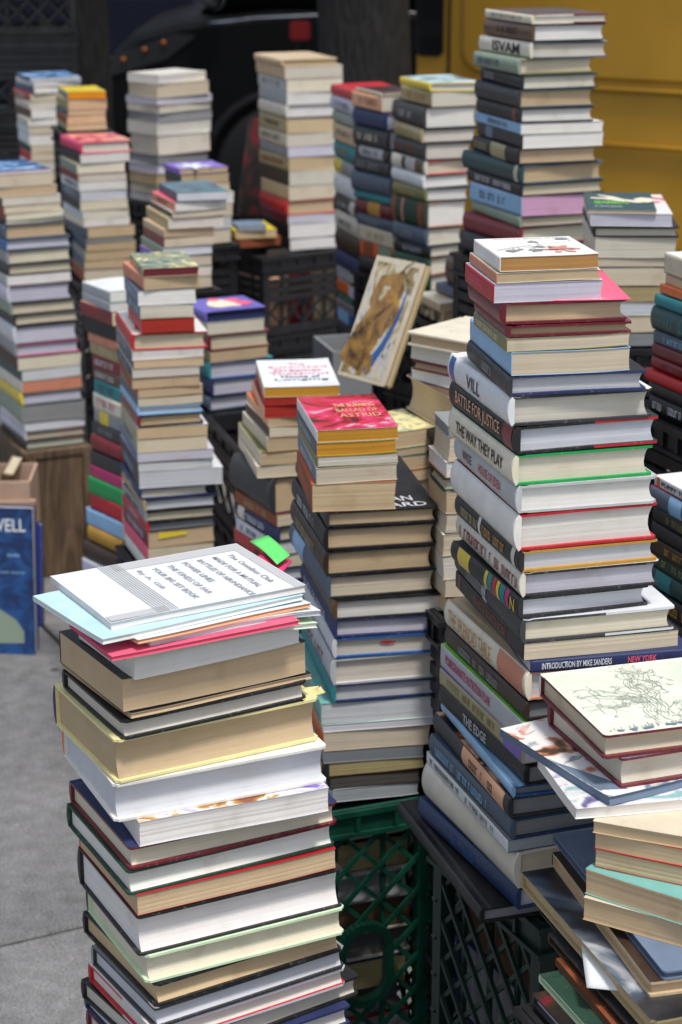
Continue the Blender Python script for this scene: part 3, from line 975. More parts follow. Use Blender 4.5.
stack('W2', 'the tan heap at centre', 2.5, '''
426 434 448 500 pF grey grey grey grey
437 434 449 500 pF tan tan tan beige
462 428 446 500 pF orange white orange white
478 430 445 500 hF dark_green dark_green dark_green beige
492 428 446 500 pF tan beige beige tan
515 428 446 500 pF slate slate blue_grey beige
534 427 443 500 pF beige cream beige beige
556 426 443 500 pF grey grey grey bone
580 426 445 500 pF tan tan tan beige
598 427 447 500 pF brown brown brown tan
end 614
''', th=20, orient='F', ratio=(.9, 1.3), group='books in the tan heap')
stack('Y', 'the small dark pile', 4.0, '''
264 447 466 500 hL brown brown brown tan
292 436 461 500 hL slate slate slate grey
303 417 440 480 pL tan cream beige tan lab=cream-topped_paperback_with_tan_pages
312 420 444 484 pL speckle speckle brown tan
end 326
''', th=16, ratio=(1.2, 1.6), group='books in the small dark pile')

# ------------------------------------------------------------------ loose papers and booklets on the front pile
zA = z_at(657, 1.82)
def loose(z, C, R, L, t, kind, ori, spine, front, edge, page, label, **o):
    f = place(z, C, R, L, t, kind, ori, spine, front, edge, page, dict(top='', **o), seed=len(ALL), wu=.48, sc=(.96, .96))
    tag(f['root'], label, CAT[kind], 'booklets lying on top of the front pile')
    return f
loose(zA + .006, (126, 657), (321, 612), (82, 622), .0058, 'm', 'B', 'pale_green', 'pale_green', 'pale_green', 'white', 'pale green booklet at the bottom of the loose booklets on the front pile', droop=.007)
loose(zA + .011, (112, 657), (300, 614), (74, 620), .0048, 'm', 'B', 'red', 'pink', 'pink', 'pink', 'bright pink thin booklet between pale green and pale teal booklets on the front pile')
loose(zA + .017, (150, 641), (317, 597), (108, 604), .0058, 'm', 'B', 'pale', 'cloud', 'pale', 'pale', 'pale grey booklet above the bright pink booklet on the front pile', droop=.006)
loose(zA + .022, (138, 641), (297, 588), (96, 600), .0048, 'm', 'B', 'peach', 'cloud', 'peach', 'peach', 'booklet with peach edge just under the light blue booklet', droop=.004)
loose(zA + .028, (102.7, 640), (303, 588), (38.5, 592), .0058, 'm', 'B', 'sky', 'sky', 'sky', 'white', 'light blue booklet sticking out at left under the white notebook')
nb = loose(zA + .0365, (110.7, 622), (296, 573), (70, 570), .0083, 'p', 'B', 'cloud', 'cloud', 'light_grey', 'white', 'white and grey striped paperback notebook lying on top of the front pile')
# notebook print: grey margins, rules and a small title, local x runs from far to near, y from left to right
def notebook_print(f):
    root, w, h, t = f['root'], f['w'], f['h'], f['t']
    zz = t + .0004
    def q(x0, x1, y0, y1, z=zz, mi=0):
        bm.faces.new([bm.verts.new((x, y, z)) for x, y in ((x0, y0), (x1, y0), (x1, y1), (x0, y1))]).material_index = mi
    for e in ((-w / 2 + .002, w / 2 - .001, h * .44, h / 2 - .001), (-w / 2 + .002, -w * .36, -h * .2, h * .44), (w * .40, w / 2 - .001, -h / 2 + .001, -h * .2)):
        bm = bmesh.new(); q(*e); bm_obj('printed_border', bm, [ink_mat('light_grey')], root)
    bm = bmesh.new()
    for k in range(8):
        y = -h * .26 + k * h * .011 * 1.25
        bm.faces.new([bm.verts.new((a, b_, zz + .0003)) for a, b_ in ((-w / 2 + .001, y), (w / 2 - .001, y), (w / 2 - .001, y + .0009), (-w / 2 + .001, y + .0009))])
    bm_obj('printed_rules', bm, [ink_mat('grey')], root)
    lines = ['The Omnibus Club', 'MADE FOR A MUTUAL', 'BATTLES OF ABUNDANCE', 'POWER LINES', 'THE KINDS OF FAR', 'YOUR BIG SET BOOK', 'By A. Gill']
    for k, ln in enumerate(lines):
        y = h * (.37 - k * .082)
        text_part('cover_title', ln, root, frame((-w * .30, y, zz + .0002), (1, 0, 0), (0, 1, 0)), w * .040 * len(ln), h * .032, '9a9ca2')
notebook_print(nb)

def sheet_obj(name, pts, thick, mat, label, cat, group=None, sub=5, sag=0.0):
    """small thin slab through four corner points (bilinear) with a gentle bend"""
    A, B, Cc, D = [Vector(p) for p in pts]
    bm = bmesh.new(); n = (B - A).cross(D - A).normalized()
    g = []
    for j in range(sub + 1):
        for i in range(sub + 1):
            s, t = i / sub, j / sub
            p = A * (1 - s) * (1 - t) + B * s * (1 - t) + Cc * s * t + D * (1 - s) * t
            p = p + n * sag * math.sin(math.pi * t) * (1 - .5 * s)
            g.append((bm.verts.new(p), bm.verts.new(p - n * thick)))
    W_ = sub + 1
    for j in range(sub):
        for i in range(sub):
            a, b, c, d = j * W_ + i, j * W_ + i + 1, (j + 1) * W_ + i + 1, (j + 1) * W_ + i
            bm.faces.new([g[k][0] for k in (a, b, c, d)]); bm.faces.new([g[k][1] for k in (d, c, b, a)])
    for i in range(sub):
        for a, b in ((i, i + 1), (sub * W_ + i + 1, sub * W_ + i), ((i + 1) * W_, i * W_), (i * W_ + sub, (i + 1) * W_ + sub)):
            bm.faces.new((g[b][0], g[a][0], g[a][1], g[b][1]))
    o = bm_obj(name, bm, [mat], None, True)
    return tag(o, label, cat, group)
zs_ = zA + .028
P_ = lambda x, y, z: on_plane(x, y, z)
sheet_obj('sticky_note', [P_(277, 564, zs_ + .002), P_(290, 555, zs_), P_(268, 535, zs_ - .001), P_(250, 541, zs_)], .0012, ink_mat('neon_green'), 'neon green sticky note poking out behind the white notebook', 'sticky note', None, 5, .002)
sheet_obj('sticky_note', [P_(278, 577, zs_ - .006), P_(292, 561, zs_ - .010), P_(272, 548, zs_ - .004), P_(254, 558, zs_ - .004)], .0012, ink_mat('hot_pink'), 'bright pink sticky note under the neon green one', 'sticky note', None, 5, .002)
b4 = STK['B']['infos'][3]; zf = b4['z'] + b4['t'] + .0012
sheet_obj('paper_folder', [P_(508, 301, zf), P_(631, 299, zf), P_(600, 268, zf), P_(500, 270, zf)], .0009, ink_mat('pink'), 'coral pink card folder sticking out to the right near the top of the centre pile', 'folder', None, 4, .0)
zt = ALL[4]['z'] + ALL[4]['t']
sheet_obj('torn_page', [P_(296, 689, zt + .004), P_(321, 686, zt - .004), P_(326, 693, zt - .018), P_(303, 700, zt + .003)], .0006, ink_mat('pale_yellow'), 'torn pale yellow page sticking out of the very thick front book', 'page', None, 5, .002)

# ------------------------------------------------------------------ titles and drawings on visible covers
def top_text(f, body, ex, ey, x0, y0, L, hh, ink, name='cover_title'):
    text_part(name, body, f['root'], frame((x0, y0, f['t'] + .0005), ex, ey), L, hh, ink)
B0 = STK['B']['infos'][0]
def flower(f):
    w, h, t, root = f['w'], f['h'], f['t'], f['root']
    bm = bmesh.new(); z = t + .0005
    stem = [(-w * .44 + w * .86 * s, -h * .16 + h * .36 * s + h * .05 * math.sin(s * 3)) for s in [k / 14 for k in range(15)]]
    ribbon(bm, stem, lambda s: .0011 - .0005 * s, 0, z)
    rr = random.Random(4)
    for s0, sd in ((3, -1), (4, -1), (5, -1), (6, -1), (8, 1), (8, -1), (14, 1)):
        x0, y0 = stem[s0]
        ln = rr.uniform(.014, .03)
        tip = (x0 + rr.uniform(-.008, .008), y0 + sd * ln)
        ribbon(bm, [(x0, y0), ((x0 + tip[0]) / 2 + .003, (y0 + tip[1]) / 2), tip], .0007, 0, z)
        for k in range(3): blob(bm, (tip[0] + rr.uniform(-.005, .005), tip[1] + rr.uniform(-.004, .004)), .006, .0022, 0, z + .0001 + k * .00003, rr.uniform(-1.2, 1.2), 10)
    bm_obj('cover_drawing', bm, [ink_mat('grey')], root)
    for col, n_, ra in (('d8aa9c', 6, .011), ('c48478', 4, .006)):
        bm = bmesh.new()
        for k in range(n_): blob(bm, (w * .2 + ra * math.cos(k * 1.05), -h * .2 + ra * 1.3 * math.sin(k * 1.05)), .0085, .004, 0, z + .0002 + k * .00003 + (.0003 if col == 'c48478' else 0), k * 1.05, 10)
        bm_obj('cover_blossom', bm, [ink_mat(col)], root)
    top_text(f, 'Stories from things', (1, 0, 0), (0, 1, 0), -w * .32, h * .40, w * .78, h * .045, 'grey')
flower(B0)
C0 = STK['C']['infos'][0]
for k, ln in enumerate(['THE BURNING', 'BALLAD OF', 'ASTRID']):
    top_text(C0, ln, (1, 0, 0), (0, 1, 0), -C0['w'] * .12, C0['h'] * (.14 - k * .15), C0['w'] * .52, C0['h'] * .1, 'peach')
C5 = STK['C']['infos'][5]
top_text(C5, 'SHEPARD', (1, 0, 0), (0, 1, 0), -C5['w'] * .30, -C5['h'] * .485, C5['w'] * .74, C5['h'] * .075, 'pale')
top_text(C5, 'EVAN', (1, 0, 0), (0, 1, 0), -C5['w'] * .02, -C5['h'] * .38, C5['w'] * .36, C5['h'] * .085, 'pale')
bm = bmesh.new(); blob(bm, (C5['w'] * .2, C5['h'] * .12), .02, .05, 0, C5['t'] + .0005, .1); bm_obj('cover_picture', bm, [front_mat('orangephoto')], C5['root'])
E0 = STK['E']['infos'][0]
for k, (ln, ink, ll) in enumerate([('The', 'pink', .22), ('Surprised', 'hot_pink', .8), ('Dreamer', 'hot_pink', .66), ('Thesaurus', 'hot_pink', .8), ('House of', 'navy', .52), ('Longing', 'navy', .72)]):
    top_text(E0, ln, (1, 0, 0), (0, 1, 0), -E0['w'] * ll / 2 + E0['w'] * .03, E0['h'] * (.27 - k * .115), E0['w'] * ll, E0['h'] * .085, ink)
T0 = STK['T']['infos'][0]
bm = bmesh.new(); w, h, t = T0['w'], T0['h'], T0['t']; z = t + .0005
ribbon(bm, [(-w * .42, h * .16), (-w * .2, h * .14), (w * .05, h * .04), (w * .25, -.02 * h), (w * .40, .08 * h)], lambda s: .012 + .022 * s * (1.1 - .25 * s), 0, z)
ribbon(bm, [(-w * .3, h * .33), (-w * .12, h * .22), (w * .0, h * .06)], lambda s: .006 + .016 * s, 0, z + .0001)
blob(bm, (w * .36, h * .06), .016, .024, 0, z + .0002)
bm_obj('cover_drawing', bm, [ink_mat('cream')], T0['root'])
top_text(T0, 'SEABIRDS', (1, 0, 0), (0, 1, 0), -w * .38, -h * .16, w * .5, h * .16, 'lime')
top_text(T0, 'A field guide', (1, 0, 0), (0, 1, 0), -w * .38, -h * .34, w * .4, h * .08, 'pale')
N10 = STK['N1']['infos'][0]
bm = bmesh.new()
for k in range(7): blob(bm, (-N10['w'] * .1 + .02 * math.cos(k * .9), -N10['h'] * .12 + .03 * math.sin(k * .9)), .03, .009, 0, N10['t'] + .0004 + k * .00006, k * .9)
bm_obj('cover_blossom', bm, [ink_mat('cloud')], N10['root'])
H0 = STK['H']['infos'][0]
bm = bmesh.new(); w, h, t = H0['w'], H0['h'], H0['t']
blob(bm, (0, 0), w * .3, h * .33, 0, t + .0012, 0, 18, .12); bm_obj('cover_panel', bm, [ink_mat('cream')], H0['root'])
bm = bmesh.new(); blob(bm, (w * .22, h * .2), .016, .02, 0, t + .0016); blob(bm, (w * .3, -h * .1), .018, .02, 0, t + .0016); blob(bm, (-w * .05, h * .33), .012, .014, 0, t + .0016)
bm_obj('cover_roses', bm, [ink_mat('pink')], H0['root'])
# red mark on the page edge of one book, yellow sticker on another
C11 = STK['C']['infos'][11]
bm = bmesh.new(); w, h, t = C11['w'], C11['h'], C11['t']
vs = [bm.verts.new((w * (-.08 + a), -h / 2 - .0012, t * b_)) for a, b_ in ((0, .62), (.07, .56), (.14, .6), (.15, .66), (.07, .7), (.01, .7))]
bm.faces.new(vs); bm_obj('ink_mark', bm, [ink_mat('red')], C11['root'])
F23 = STK['F']['infos'][23]
bm = bmesh.new(); w, h, t = F23['w'], F23['h'], F23['t']
vs = [bm.verts.new((w * a, -h / 2 - .0012, t * b_)) for a, b_ in ((-.35, .55), (.08, .68), (.1, .92), (-.34, .98))]
bm.faces.new(vs); bm_obj('sticker', bm, [ink_mat('yellow')], F23['root'])
# picture on the jacket back that peeks out at right of the centre pile
B17 = STK['B']['infos'][17]; w, h, t = B17['w'], B17['h'], B17['t']
B18 = STK['B']['infos'][18]; w2, t2 = B18['w'], B18['t']
bm = bmesh.new()
bm.faces.new([bm.verts.new((x, y, t2 + .0005)) for x, y in ((w2 * .32, -h * .48), (w2 / 2, -h * .48), (w2 / 2, h * .3), (w2 * .32, h * .3))])
bm_obj('cover_picture', bm, [front_mat('bluephoto')], B18['root'])

# ------------------------------------------------------------------ the pile at the lower right
Dphr = 'books in the lower right pile under the tree-drawing book'
z = z_at(735, 1.8)
pxm = lambda y, Y: ((Y * cp + (H - z) * sp_) / FPX) / max(.3, math.cos(dep(y)))
Dl = []
def dbook(C, R, L, tpx, kind, ori, spine, front, edge, page, label, lim=None, **o):
    global z
    Y = on_plane(*C, z).y
    t = max(.004, tpx * pxm(C[1], Y))
    f = place(z, C, R, L, t, kind, ori, spine, front, edge, page, dict(top='', **o), lim, seed=len(ALL))
    tag(f['root'], label, CAT[kind], Dphr); Dl.append(f)
    z -= t
    return f
D1 = dbook((604, 735), (760, 715), (540.6, 672.7), 24, 'h', 'B', 'd9dfd0', 'd9dfd0', 'maroon', 'beige', 'maroon-boarded hardcover with a tree drawing on its pale cover, lower right')
D2 = dbook((621, 758), (775, 738), (541, 698), 30, 'h', 'B', 'maroon', 'blue_grey', 'maroon', 'bone', 'maroon-edged hardcover with blue-grey cover under the tree-drawing book')
D3 = dbook((609.4, 798), (682, 779), (520.8, 723.4), 9, 'm', 'B', 'blue_grey', 'photo', 'blue_grey', 'blue_grey', 'glossy magazine with colour photos sticking out below two maroon hardcovers', (.21, None))
D4 = dbook((576, 809), (681, 799), (552, 761), 11, 'm', 'B', 'pale', 'purples', 'white', 'white', 'white-edged magazine with purple patterned cover beneath the photo magazine', (.24, .125))
D5 = dbook((593, 821), (682, 836), (640, 790), 12, 'p', 'B', 'tan', 'beige', 'tan', 'tan', 'topmost tan-paged paperback under the purple magazine', (.2, .13))
D6 = dbook((594.7, 832), (682, 849), (640, 800), 17, 'p', 'B', 'tan', 'red', 'red', 'tan', 'tan-paged paperback with a thin red cover line, upper of two', (.2, .13))
D7 = dbook((595, 849), (682, 867), (640, 815), 18, 'p', 'B', 'tan', 'rust', 'rust', 'tan', 'tan-paged paperback with a rust cover line above the aqua-topped paperback', (.2, .13))
D8 = dbook((585.5, 869), (682, 899), (640, 835), 25, 'p', 'B', 'aqua', 'aqua', 'aqua', 'tan', 'thick tan-paged paperback with an aqua top cover', (.21, .14))
D9 = dbook((583.5, 897), (682, 924), (640, 860), 22, 'p', 'B', 'tan', 'beige', 'tan', 'tan', 'lowest tan-paged paperback on the blue-grey hardcover', (.21, .14))
D10 = dbook((663, 971), (690, 964), (553, 833), 9, 'h', 'B', 'slate', 'blue_grey', 'blue_grey', 'blue_grey', 'slim blue-grey hardcover lying under the tan paperbacks', (.22, None))
D11 = dbook((649.5, 981.5), (690, 970), (552, 851), 15, 'h', 'B', 'dark_brown', 'dark_brown', 'tan', 'tan', 'tan-edged hardcover right under the slim blue-grey one', (.25, None))
D12 = dbook((652, 1021), (690, 1010), (521, 871), 17, 'h', 'B', 'khaki', 'darkphoto', 'khaki', 'tan', 'large tan-edged book with glossy dark photo cover, lower right', (.28, None))
D13 = dbook((668, 1052), (700, 1043), (540, 905), 9, 'h', 'B', 'black', 'black', 'black', 'grey', 'black hardcover right below the glossy dark photo book', (.26, None))
D14 = dbook((672, 1076), (700, 1067), (548, 932), 10, 'h', 'B', 'dark_brown', 'charcoal', 'dark_brown', 'brown', 'dark brown hardcover second below the glossy photo book', (.26, None))
D15 = dbook((672, 1095), (700, 1086), (556, 958), 8, 'p', 'B', 'rust', 'rust', 'rust', 'brown', 'rust paperback above the pale green-edged book, lower right', (.25, None))
D16 = dbook((664, 1112), (700, 1102), (538.7, 973), 9, 'h', 'B', 'pale', 'dark_green', 'pale_green', 'grey_green', 'pale green-edged dark book near the bottom right corner', (.26, None))
D17 = dbook((655, 1130), (700, 1118), (532, 992), 12, 'h', 'B', 'charcoal', 'darkart', 'charcoal', 'lavender', 'charcoal hardcover with lavender page edges near the bottom right corner', (.26, None))
zD = z
# tree drawing on the pale cover
def tree_drawing(f):
    w, h, t, root = f['w'], f['h'], f['t'], f['root']
    bm = bmesh.new(); zz = t + .0005; rr = random.Random(8)
    lay = [0]
    def stroke(pts, wd):
        pts = [(max(-w * .48, min(w * .48, x)), max(-h * .48, min(h * .48, y))) for x, y in pts]
        lay[0] += 1; ribbon(bm, pts, lambda s: wd * (.5 + rr.random() * .8), 0, zz + (lay[0] % 40) * .000004)
    def smooth(P, n=10):
        out = []
        for i in range(len(P) - 1):
            p0, p1, p2, p3 = P[max(0, i - 1)], P[i], P[i + 1], P[min(len(P) - 1, i + 2)]
            for k in range(n):
                s = k / n
                out.append(tuple(.5 * (2 * p1[c] + (p2[c] - p0[c]) * s + (2 * p0[c] - 5 * p1[c] + 4 * p2[c] - p3[c]) * s * s + (3 * p1[c] - p0[c] - 3 * p2[c] + p3[c]) * s ** 3) for c in (0, 1)))
        return out + [P[-1]]
    def limb(P, w0, w1, lines):
        P = smooth(P); n = len(P)
        for q in range(lines):
            o = q / max(1, lines - 1) - .5; ph = rr.uniform(0, 6); out = []
            s0 = 0 if q in (0, lines - 1) else rr.randint(0, n // 3); s1 = n if q in (0, lines - 1) else rr.randint(n // 2, n)
            for i in range(s0, s1):
                a_ = P[max(0, i - 1)]; b_ = P[min(n - 1, i + 1)]; d = math.hypot(b_[0] - a_[0], b_[1] - a_[1]) or 1
                nx, ny = -(b_[1] - a_[1]) / d, (b_[0] - a_[0]) / d; ww = w0 + (w1 - w0) * i / n
                k = o * ww + .0012 * math.sin(i * .9 + ph) + rr.uniform(-.0006, .0006)
                out.append((P[i][0] + nx * k, P[i][1] + ny * k))
            if len(out) > 2: stroke(out, .00075)
        return P
    # cover axes: +y runs to the right along the near edge, -x runs away from the viewer
    X = lambda r, d: (w * (.5 - d), h * (r - .5))       # r: 0 left .. 1 right, d: 0 near .. 1 far
    tr = limb([X(.50, .04), X(.44, .2), X(.47, .36), X(.36, .5), X(.22, .55), X(.2, .64)], .030, .012, 8)
    b2 = limb([X(.46, .36), X(.52, .52), X(.46, .66), X(.54, .8), X(.48, .93)], .022, .006, 6)
    b3 = limb([X(.52, .52), X(.62, .6), X(.6, .74), X(.7, .86)], .012, .003, 4)
    b4 = limb([X(.5, .12), X(.62, .3), X(.76, .32), X(.9, .44), X(.97, .4)], .012, .003, 4)
    b5 = limb([X(.5, .1), X(.66, .12), X(.7, .22), X(.78, .12), X(.84, .08)], .010, .003, 4)
    b6 = limb([X(.36, .5), X(.3, .38), X(.2, .36), X(.12, .42)], .010, .003, 4)
    for P in (tr, b2, b3, b4, b5, b6):
        for k in range(16):
            x, y = rr.choice(P[len(P) // 4:]); a_ = rr.uniform(0, 6.28); q = [(x, y)]
            for m in range(6): a_ += rr.uniform(-.7, .7); x += math.cos(a_) * .0045; y += math.sin(a_) * .0045; q.append((x, y))
            stroke(q, .0005)
            if k % 2:
                for m in range(4): stroke([q[-1], (q[-1][0] + rr.uniform(-.005, .005), q[-1][1] + rr.uniform(-.005, .005))], .0006)
    for k in range(70):
        y = rr.uniform(.03, .97); x0 = rr.uniform(.005, .05)
        stroke([X(y, x0), X(y + .006, x0 + rr.uniform(.02, .06))], .0008)
    bm_obj('cover_drawing', bm, [ink_mat('969e92')], root)
    bm = bmesh.new()
    for k in range(22): blob(bm, X(rr.uniform(.03, .97), rr.uniform(.005, .03)), .0022, .0035, 0, zz + .0003 + k * .000004)
    bm_obj('drawn_flowers', bm, [ink_mat('blue_grey')], root)
tree_drawing(D1)
zz = D12['z'] + D12['t'] * .5
sheet_obj('loose_sheet', [on_plane(581, 938, zz), on_plane(624, 986, zz), on_plane(627, 992, zz - .004), on_plane(587, 988, zz - .012)], .0006, ink_mat('cloud'), 'white sheet of paper hanging out under the glossy dark photo book', 'paper', None, 6, -.002)

# ------------------------------------------------------------------ crates
BLK = simple_mat('black_plastic', (.012, .012, .014), .45, 0, .6, 22)
GRN = simple_mat('green_plastic', (.005, .062, .037), .42, 0, .45, 22)
GRN_SHADE = simple_mat('shaded_green_plastic', (.004, .024, .017), .45, 0, .2, 30)  # same green plastic, its colour darkened to stand in for shade
def lattice(bm, face, a, z0, z1, style, hole=None):
    """bars on one side; face(x, z, off) -> point"""
    def seg(p, q, wd, off, tk):
        P, Q = face(p[0], p[1], off), face(q[0], q[1], off)
        n = face(0, 0, 1) - face(0, 0, 0)
        bar(bm, P, Q, wd, tk, n)
    def inside(x, zz):
        if not hole: return False
        hx, hz, rx, rz = hole
        dx = max(0, abs(x - hx) - max(0, rx - rz)) if rx > rz else abs(x - hx)
        dz = max(0, abs(zz - hz) - max(0, rz - rx)) if rz > rx else abs(zz - hz)
        return math.hypot(dx, dz) < min(rx, rz)
    def line(x0, za, x1, zb, wd, off, tk):
        n = max(2, int(math.hypot(x1 - x0, zb - za) / .008)); st = None
        for k in range(n + 1):
            x, zz = x0 + (x1 - x0) * k / n, za + (zb - za) * k / n
            if not inside(x, zz):
                if st is None: st = (x, zz)
                last = (x, zz)
            if (inside(x, zz) or k == n) and st is not None:
                if st != last: seg(st, last, wd, off, tk)
                st = None
    hgt = z1 - z0
    if style == 'green':
        sp = .052; k = -hgt
        while k < a:
            x0, x1 = max(0, k), min(a, k + hgt)
            if x1 > x0:
                line(x0, z0 + x0 - k, x1, z0 + x1 - k, .006, -.004, .005)
                line(x0, z1 - (x0 - k), x1, z1 - (x1 - k), .006, -.0075, .005)
            k += sp
        for k in range(1, 4): line(a * k / 4, z0, a * k / 4, z1, .007, -.011, .005)
    else:
        zs_m = z0 + hgt * .5; k = 0; zz = zs_m
        while zz < z1 - .006:
            line(0, zz, a, zz, .017, -.004, .005); zz += .024
        sp = .075; k = -hgt; h2 = zs_m - z0
        while k < a:
            x0, x1 = max(0, k), min(a, k + h2)
            if x1 > x0:
                line(x0, z0 + x0 - k, x1, z0 + x1 - k, .008, -.0075, .005); line(x0, zs_m - (x0 - k), x1, zs_m - (x1 - k), .008, -.0125, .004)
            k += sp
        for k in range(1, 4): line(a * k / 4, z0, a * k / 4, z1, .010, -.017, .004)
    if hole:
        hx, hz, rx, rz = hole; n = face(0, 0, 1) - face(0, 0, 0); pts = []
        r = min(rx, rz)
        for k in range(33):
            an = k * 2 * math.pi / 32
            cx_ = hx + (max(0, rx - rz) * (1 if math.cos(an) > 0 else -1)) + r * math.cos(an)
            cz = hz + (max(0, rz - rx) * (1 if math.sin(an) > 0 else -1)) + r * math.sin(an)
            pts.append((cx_, cz))
        for p, q in zip(pts, pts[1:]): seg(p, q, .012, .001, .014)
def crate(corner, th, U, V, zb, h, style, label, group, mat, hole=None, nm='milk_crate'):
    bm = bmesh.new(); tk = .007
    rim = min(.04, h * .18); bot = min(.03, h * .12)
    for lo, hi in (((0, 0), (U, tk)), ((0, V - tk), (U, V)), ((0, tk + .0005), (tk, V - tk - .0005)), ((U - tk, tk + .0005), (U, V - tk - .0005))):
        bx(bm, (lo[0], lo[1], h - rim), (hi[0], hi[1], h)); bx(bm, (lo[0], lo[1], .002), (hi[0], hi[1], bot))
    # rolled lip and ribs on the rim
    L = .006
    for lo, hi in (((-L, -L), (U + L, -.0005)), ((-L, V + .0005), (U + L, V + L)), ((-L, 0), (-.0005, V)), ((U + .0005, 0), (U + L, V))):
        bx(bm, (lo[0], lo[1], h - .009), (hi[0], hi[1], h - .001)); bx(bm, (lo[0], lo[1], h - rim), (hi[0], hi[1], h - rim + .006))
    for k in range(1, 5):
        bx(bm, (U * k / 5 - .003, -L * .8, h - rim + .007), (U * k / 5 + .003, -.0007, h - .010)); bx(bm, (-L * .8, V * k / 5 - .003, h - rim + .007), (-.0007, V * k / 5 + .003, h - .010))
    pw = .022
    for cx_, cy in ((0, 0), (U - pw, 0), (0, V - pw), (U - pw, V - pw)):
        bx(bm, (cx_ + .0008, cy + .0008, bot + .0006), (cx_ + pw - .0008, cy + pw - .0008, h - rim - .0006))
    bx(bm, (tk + .001, tk + .001, .004), (U - tk - .001, V - tk - .001, .010))
    lattice(bm, lambda x, zz, o: Vector((x, -o, zz)), U, bot, h - rim, style, hole)
    lattice(bm, lambda x, zz, o: Vector((-o, x, zz)), V, bot, h - rim, style, None)
    lattice(bm, lambda x, zz, o: Vector((x, V + o, zz)), U, bot, h - rim, style, None)
    lattice(bm, lambda x, zz, o: Vector((U + o, x, zz)), V, bot, h - rim, style, None)
    o = bm_obj(nm, bm, [mat])
    o.location = (corner.x, corner.y, zb); o.rotation_euler = (0, 0, th)
    return tag(o, label, 'crate', group)
CRG = 'stacked black plastic crates under the book piles'
def crates_under(corner, th, U, V, top, phrase):
    n = max(1, round(top / .28)); h = top / n
    for k in range(n):
        pos = ('' if n == 1 else ('topmost ' if k == n - 1 else ('lowest ' if k == 0 else ['', 'second ', 'third ', 'fourth ', 'fifth '][k])))
        suf = '' if n == 1 or k in (0, n - 1) else ' from ground'
        crate(corner, th, U, V, k * h, h - .002, 'black', f'{pos}black slatted plastic crate below {phrase}{suf}', CRG, BLK)
def support(key, pad=.012, U=None, V=None):
    s = STK[key]; f = s['infos'][-1]
    u, v = f['u'], f['v']; c = f['C'] - u * pad - v * pad
    crates_under(c, f['th'], U or f['U'] + 2 * pad, V or f['V'] + 2 * pad, s['zb'] - .001, s['phrase'])
for k in 'A E F K2 H J K L M N1 N2 Q1 Q2 R S T U1 U2 V W W2 Y'.split(): support(k)
# crates holding the two nearest piles
zc1 = STK['C']['zb'] - .001
a, b_ = on_plane(238, 829, zc1), on_plane(434, 796, zc1)
th1 = math.atan2(b_.y - a.y, b_.x - a.x); U1_ = (b_ - a).length
crate(a, th1, U1_, .3, 0, zc1, 'green', 'tall bright green lattice crate with oval handle hole under the Shepard book pile', 'green crates', GRN, hole=(U1_ * .64, .25, .036, .06))
crate1 = (a, th1, U1_, .3, zc1)
# portfolio and shade-darkened green crate under the centre pile
zp = STK['B']['zb'] - .001
pf = place(zp, (481, 909), (540, 893), (398, 801), .019, 'h', 'L', 'black', 'black', 'black', 'grey', dict(top=''), (.2, None))
tag(pf['root'], 'large black portfolio book lying on the shade-darkened green crate', CAT['h'], 'books in the tall centre pile')
zc2 = zp - .020
a, b_ = on_plane(541, 926, zc2), on_plane(437, 835, zc2)
thv = math.atan2(b_.y - a.y, b_.x - a.x) - math.pi / 2
crate(a, thv, .33, min(.30, (b_ - a).length + .01), 0, zc2, 'green', 'tall shade-darkened green lattice crate under the black portfolio book', 'green crates', GRN_SHADE)
crate2 = (a, thv, .33, min(.30, (b_ - a).length + .01), zc2)
# black crates at lower right, open crate in front of the purple pile, crates under the tan pile
f = D16
crates_under(D17['C'] - D17['u'] * .01 - D17['v'] * .01, D17['th'], .3, .26, zD - .001, 'the lower right tree-drawing pile')
zH = STK['H']['zb'] - .002
a, b_ = on_plane(252, 463, zH), on_plane(206, 414, zH)
thv = math.atan2(b_.y - a.y, b_.x - a.x) - math.pi / 2
n = 3
for k in range(n):
    crate(a, thv, .27, (b_ - a).length, k * zH / n, zH / n - .002, 'black', ['lowest', 'middle', 'top open'][k] + ' black slatted crate in front of the purple-topped pile', CRG, BLK)
zP = STK['P']['zb'] - .001
a, b_ = on_plane(263, 258, zP), on_plane(338, 248.5, zP)
thP = math.atan2(b_.y - a.y, b_.x - a.x); n = round(zP / .27)
for k in range(n):
    crate(a, thP, .30, .32, k * zP / n, zP / n - .002, 'black', ['lowest', 'second lowest', 'second highest', 'topmost'][k] + ' black crate under the tan-topped pile', CRG, BLK)
    for j in range(3 if k else 0):
        c = a + Vector((math.cos(thP), math.sin(thP), 0)) * (.025 + .085 * j) + Vector((-math.sin(thP), math.cos(thP), 0)) * .03
        col = ['khaki', 'green', 'cloud', 'rust', 'slate', 'beige', 'peach', 'dark_red', 'tan', 'bone', 'teal', 'orange'][(k * 3 + j) % 12]
        f = book(c, thP, .075, .24, k * zP / n + .012, .14 + .02 * j, 'p', 'R', col, col, col, 'beige', {}, seed=k * 10 + j)
        tag(f['root'], f"{nice(col)} book inside the {['lowest', 'second lowest', 'second highest', 'topmost'][k]} black crate under the tan-topped pile", CAT['p'], 'books inside the black crates')
# tower of black crates at far left
a = at_depth(-60, 60, 7.5); a.z = 0
for k in range(6):
    crate(a, rad(8), .5, .33, k * .29, .287, 'black', f"{['lowest', 'second', 'third', 'fourth', 'fifth', 'highest'][k]} black crate of the tall crate tower at far left", CRG, BLK)
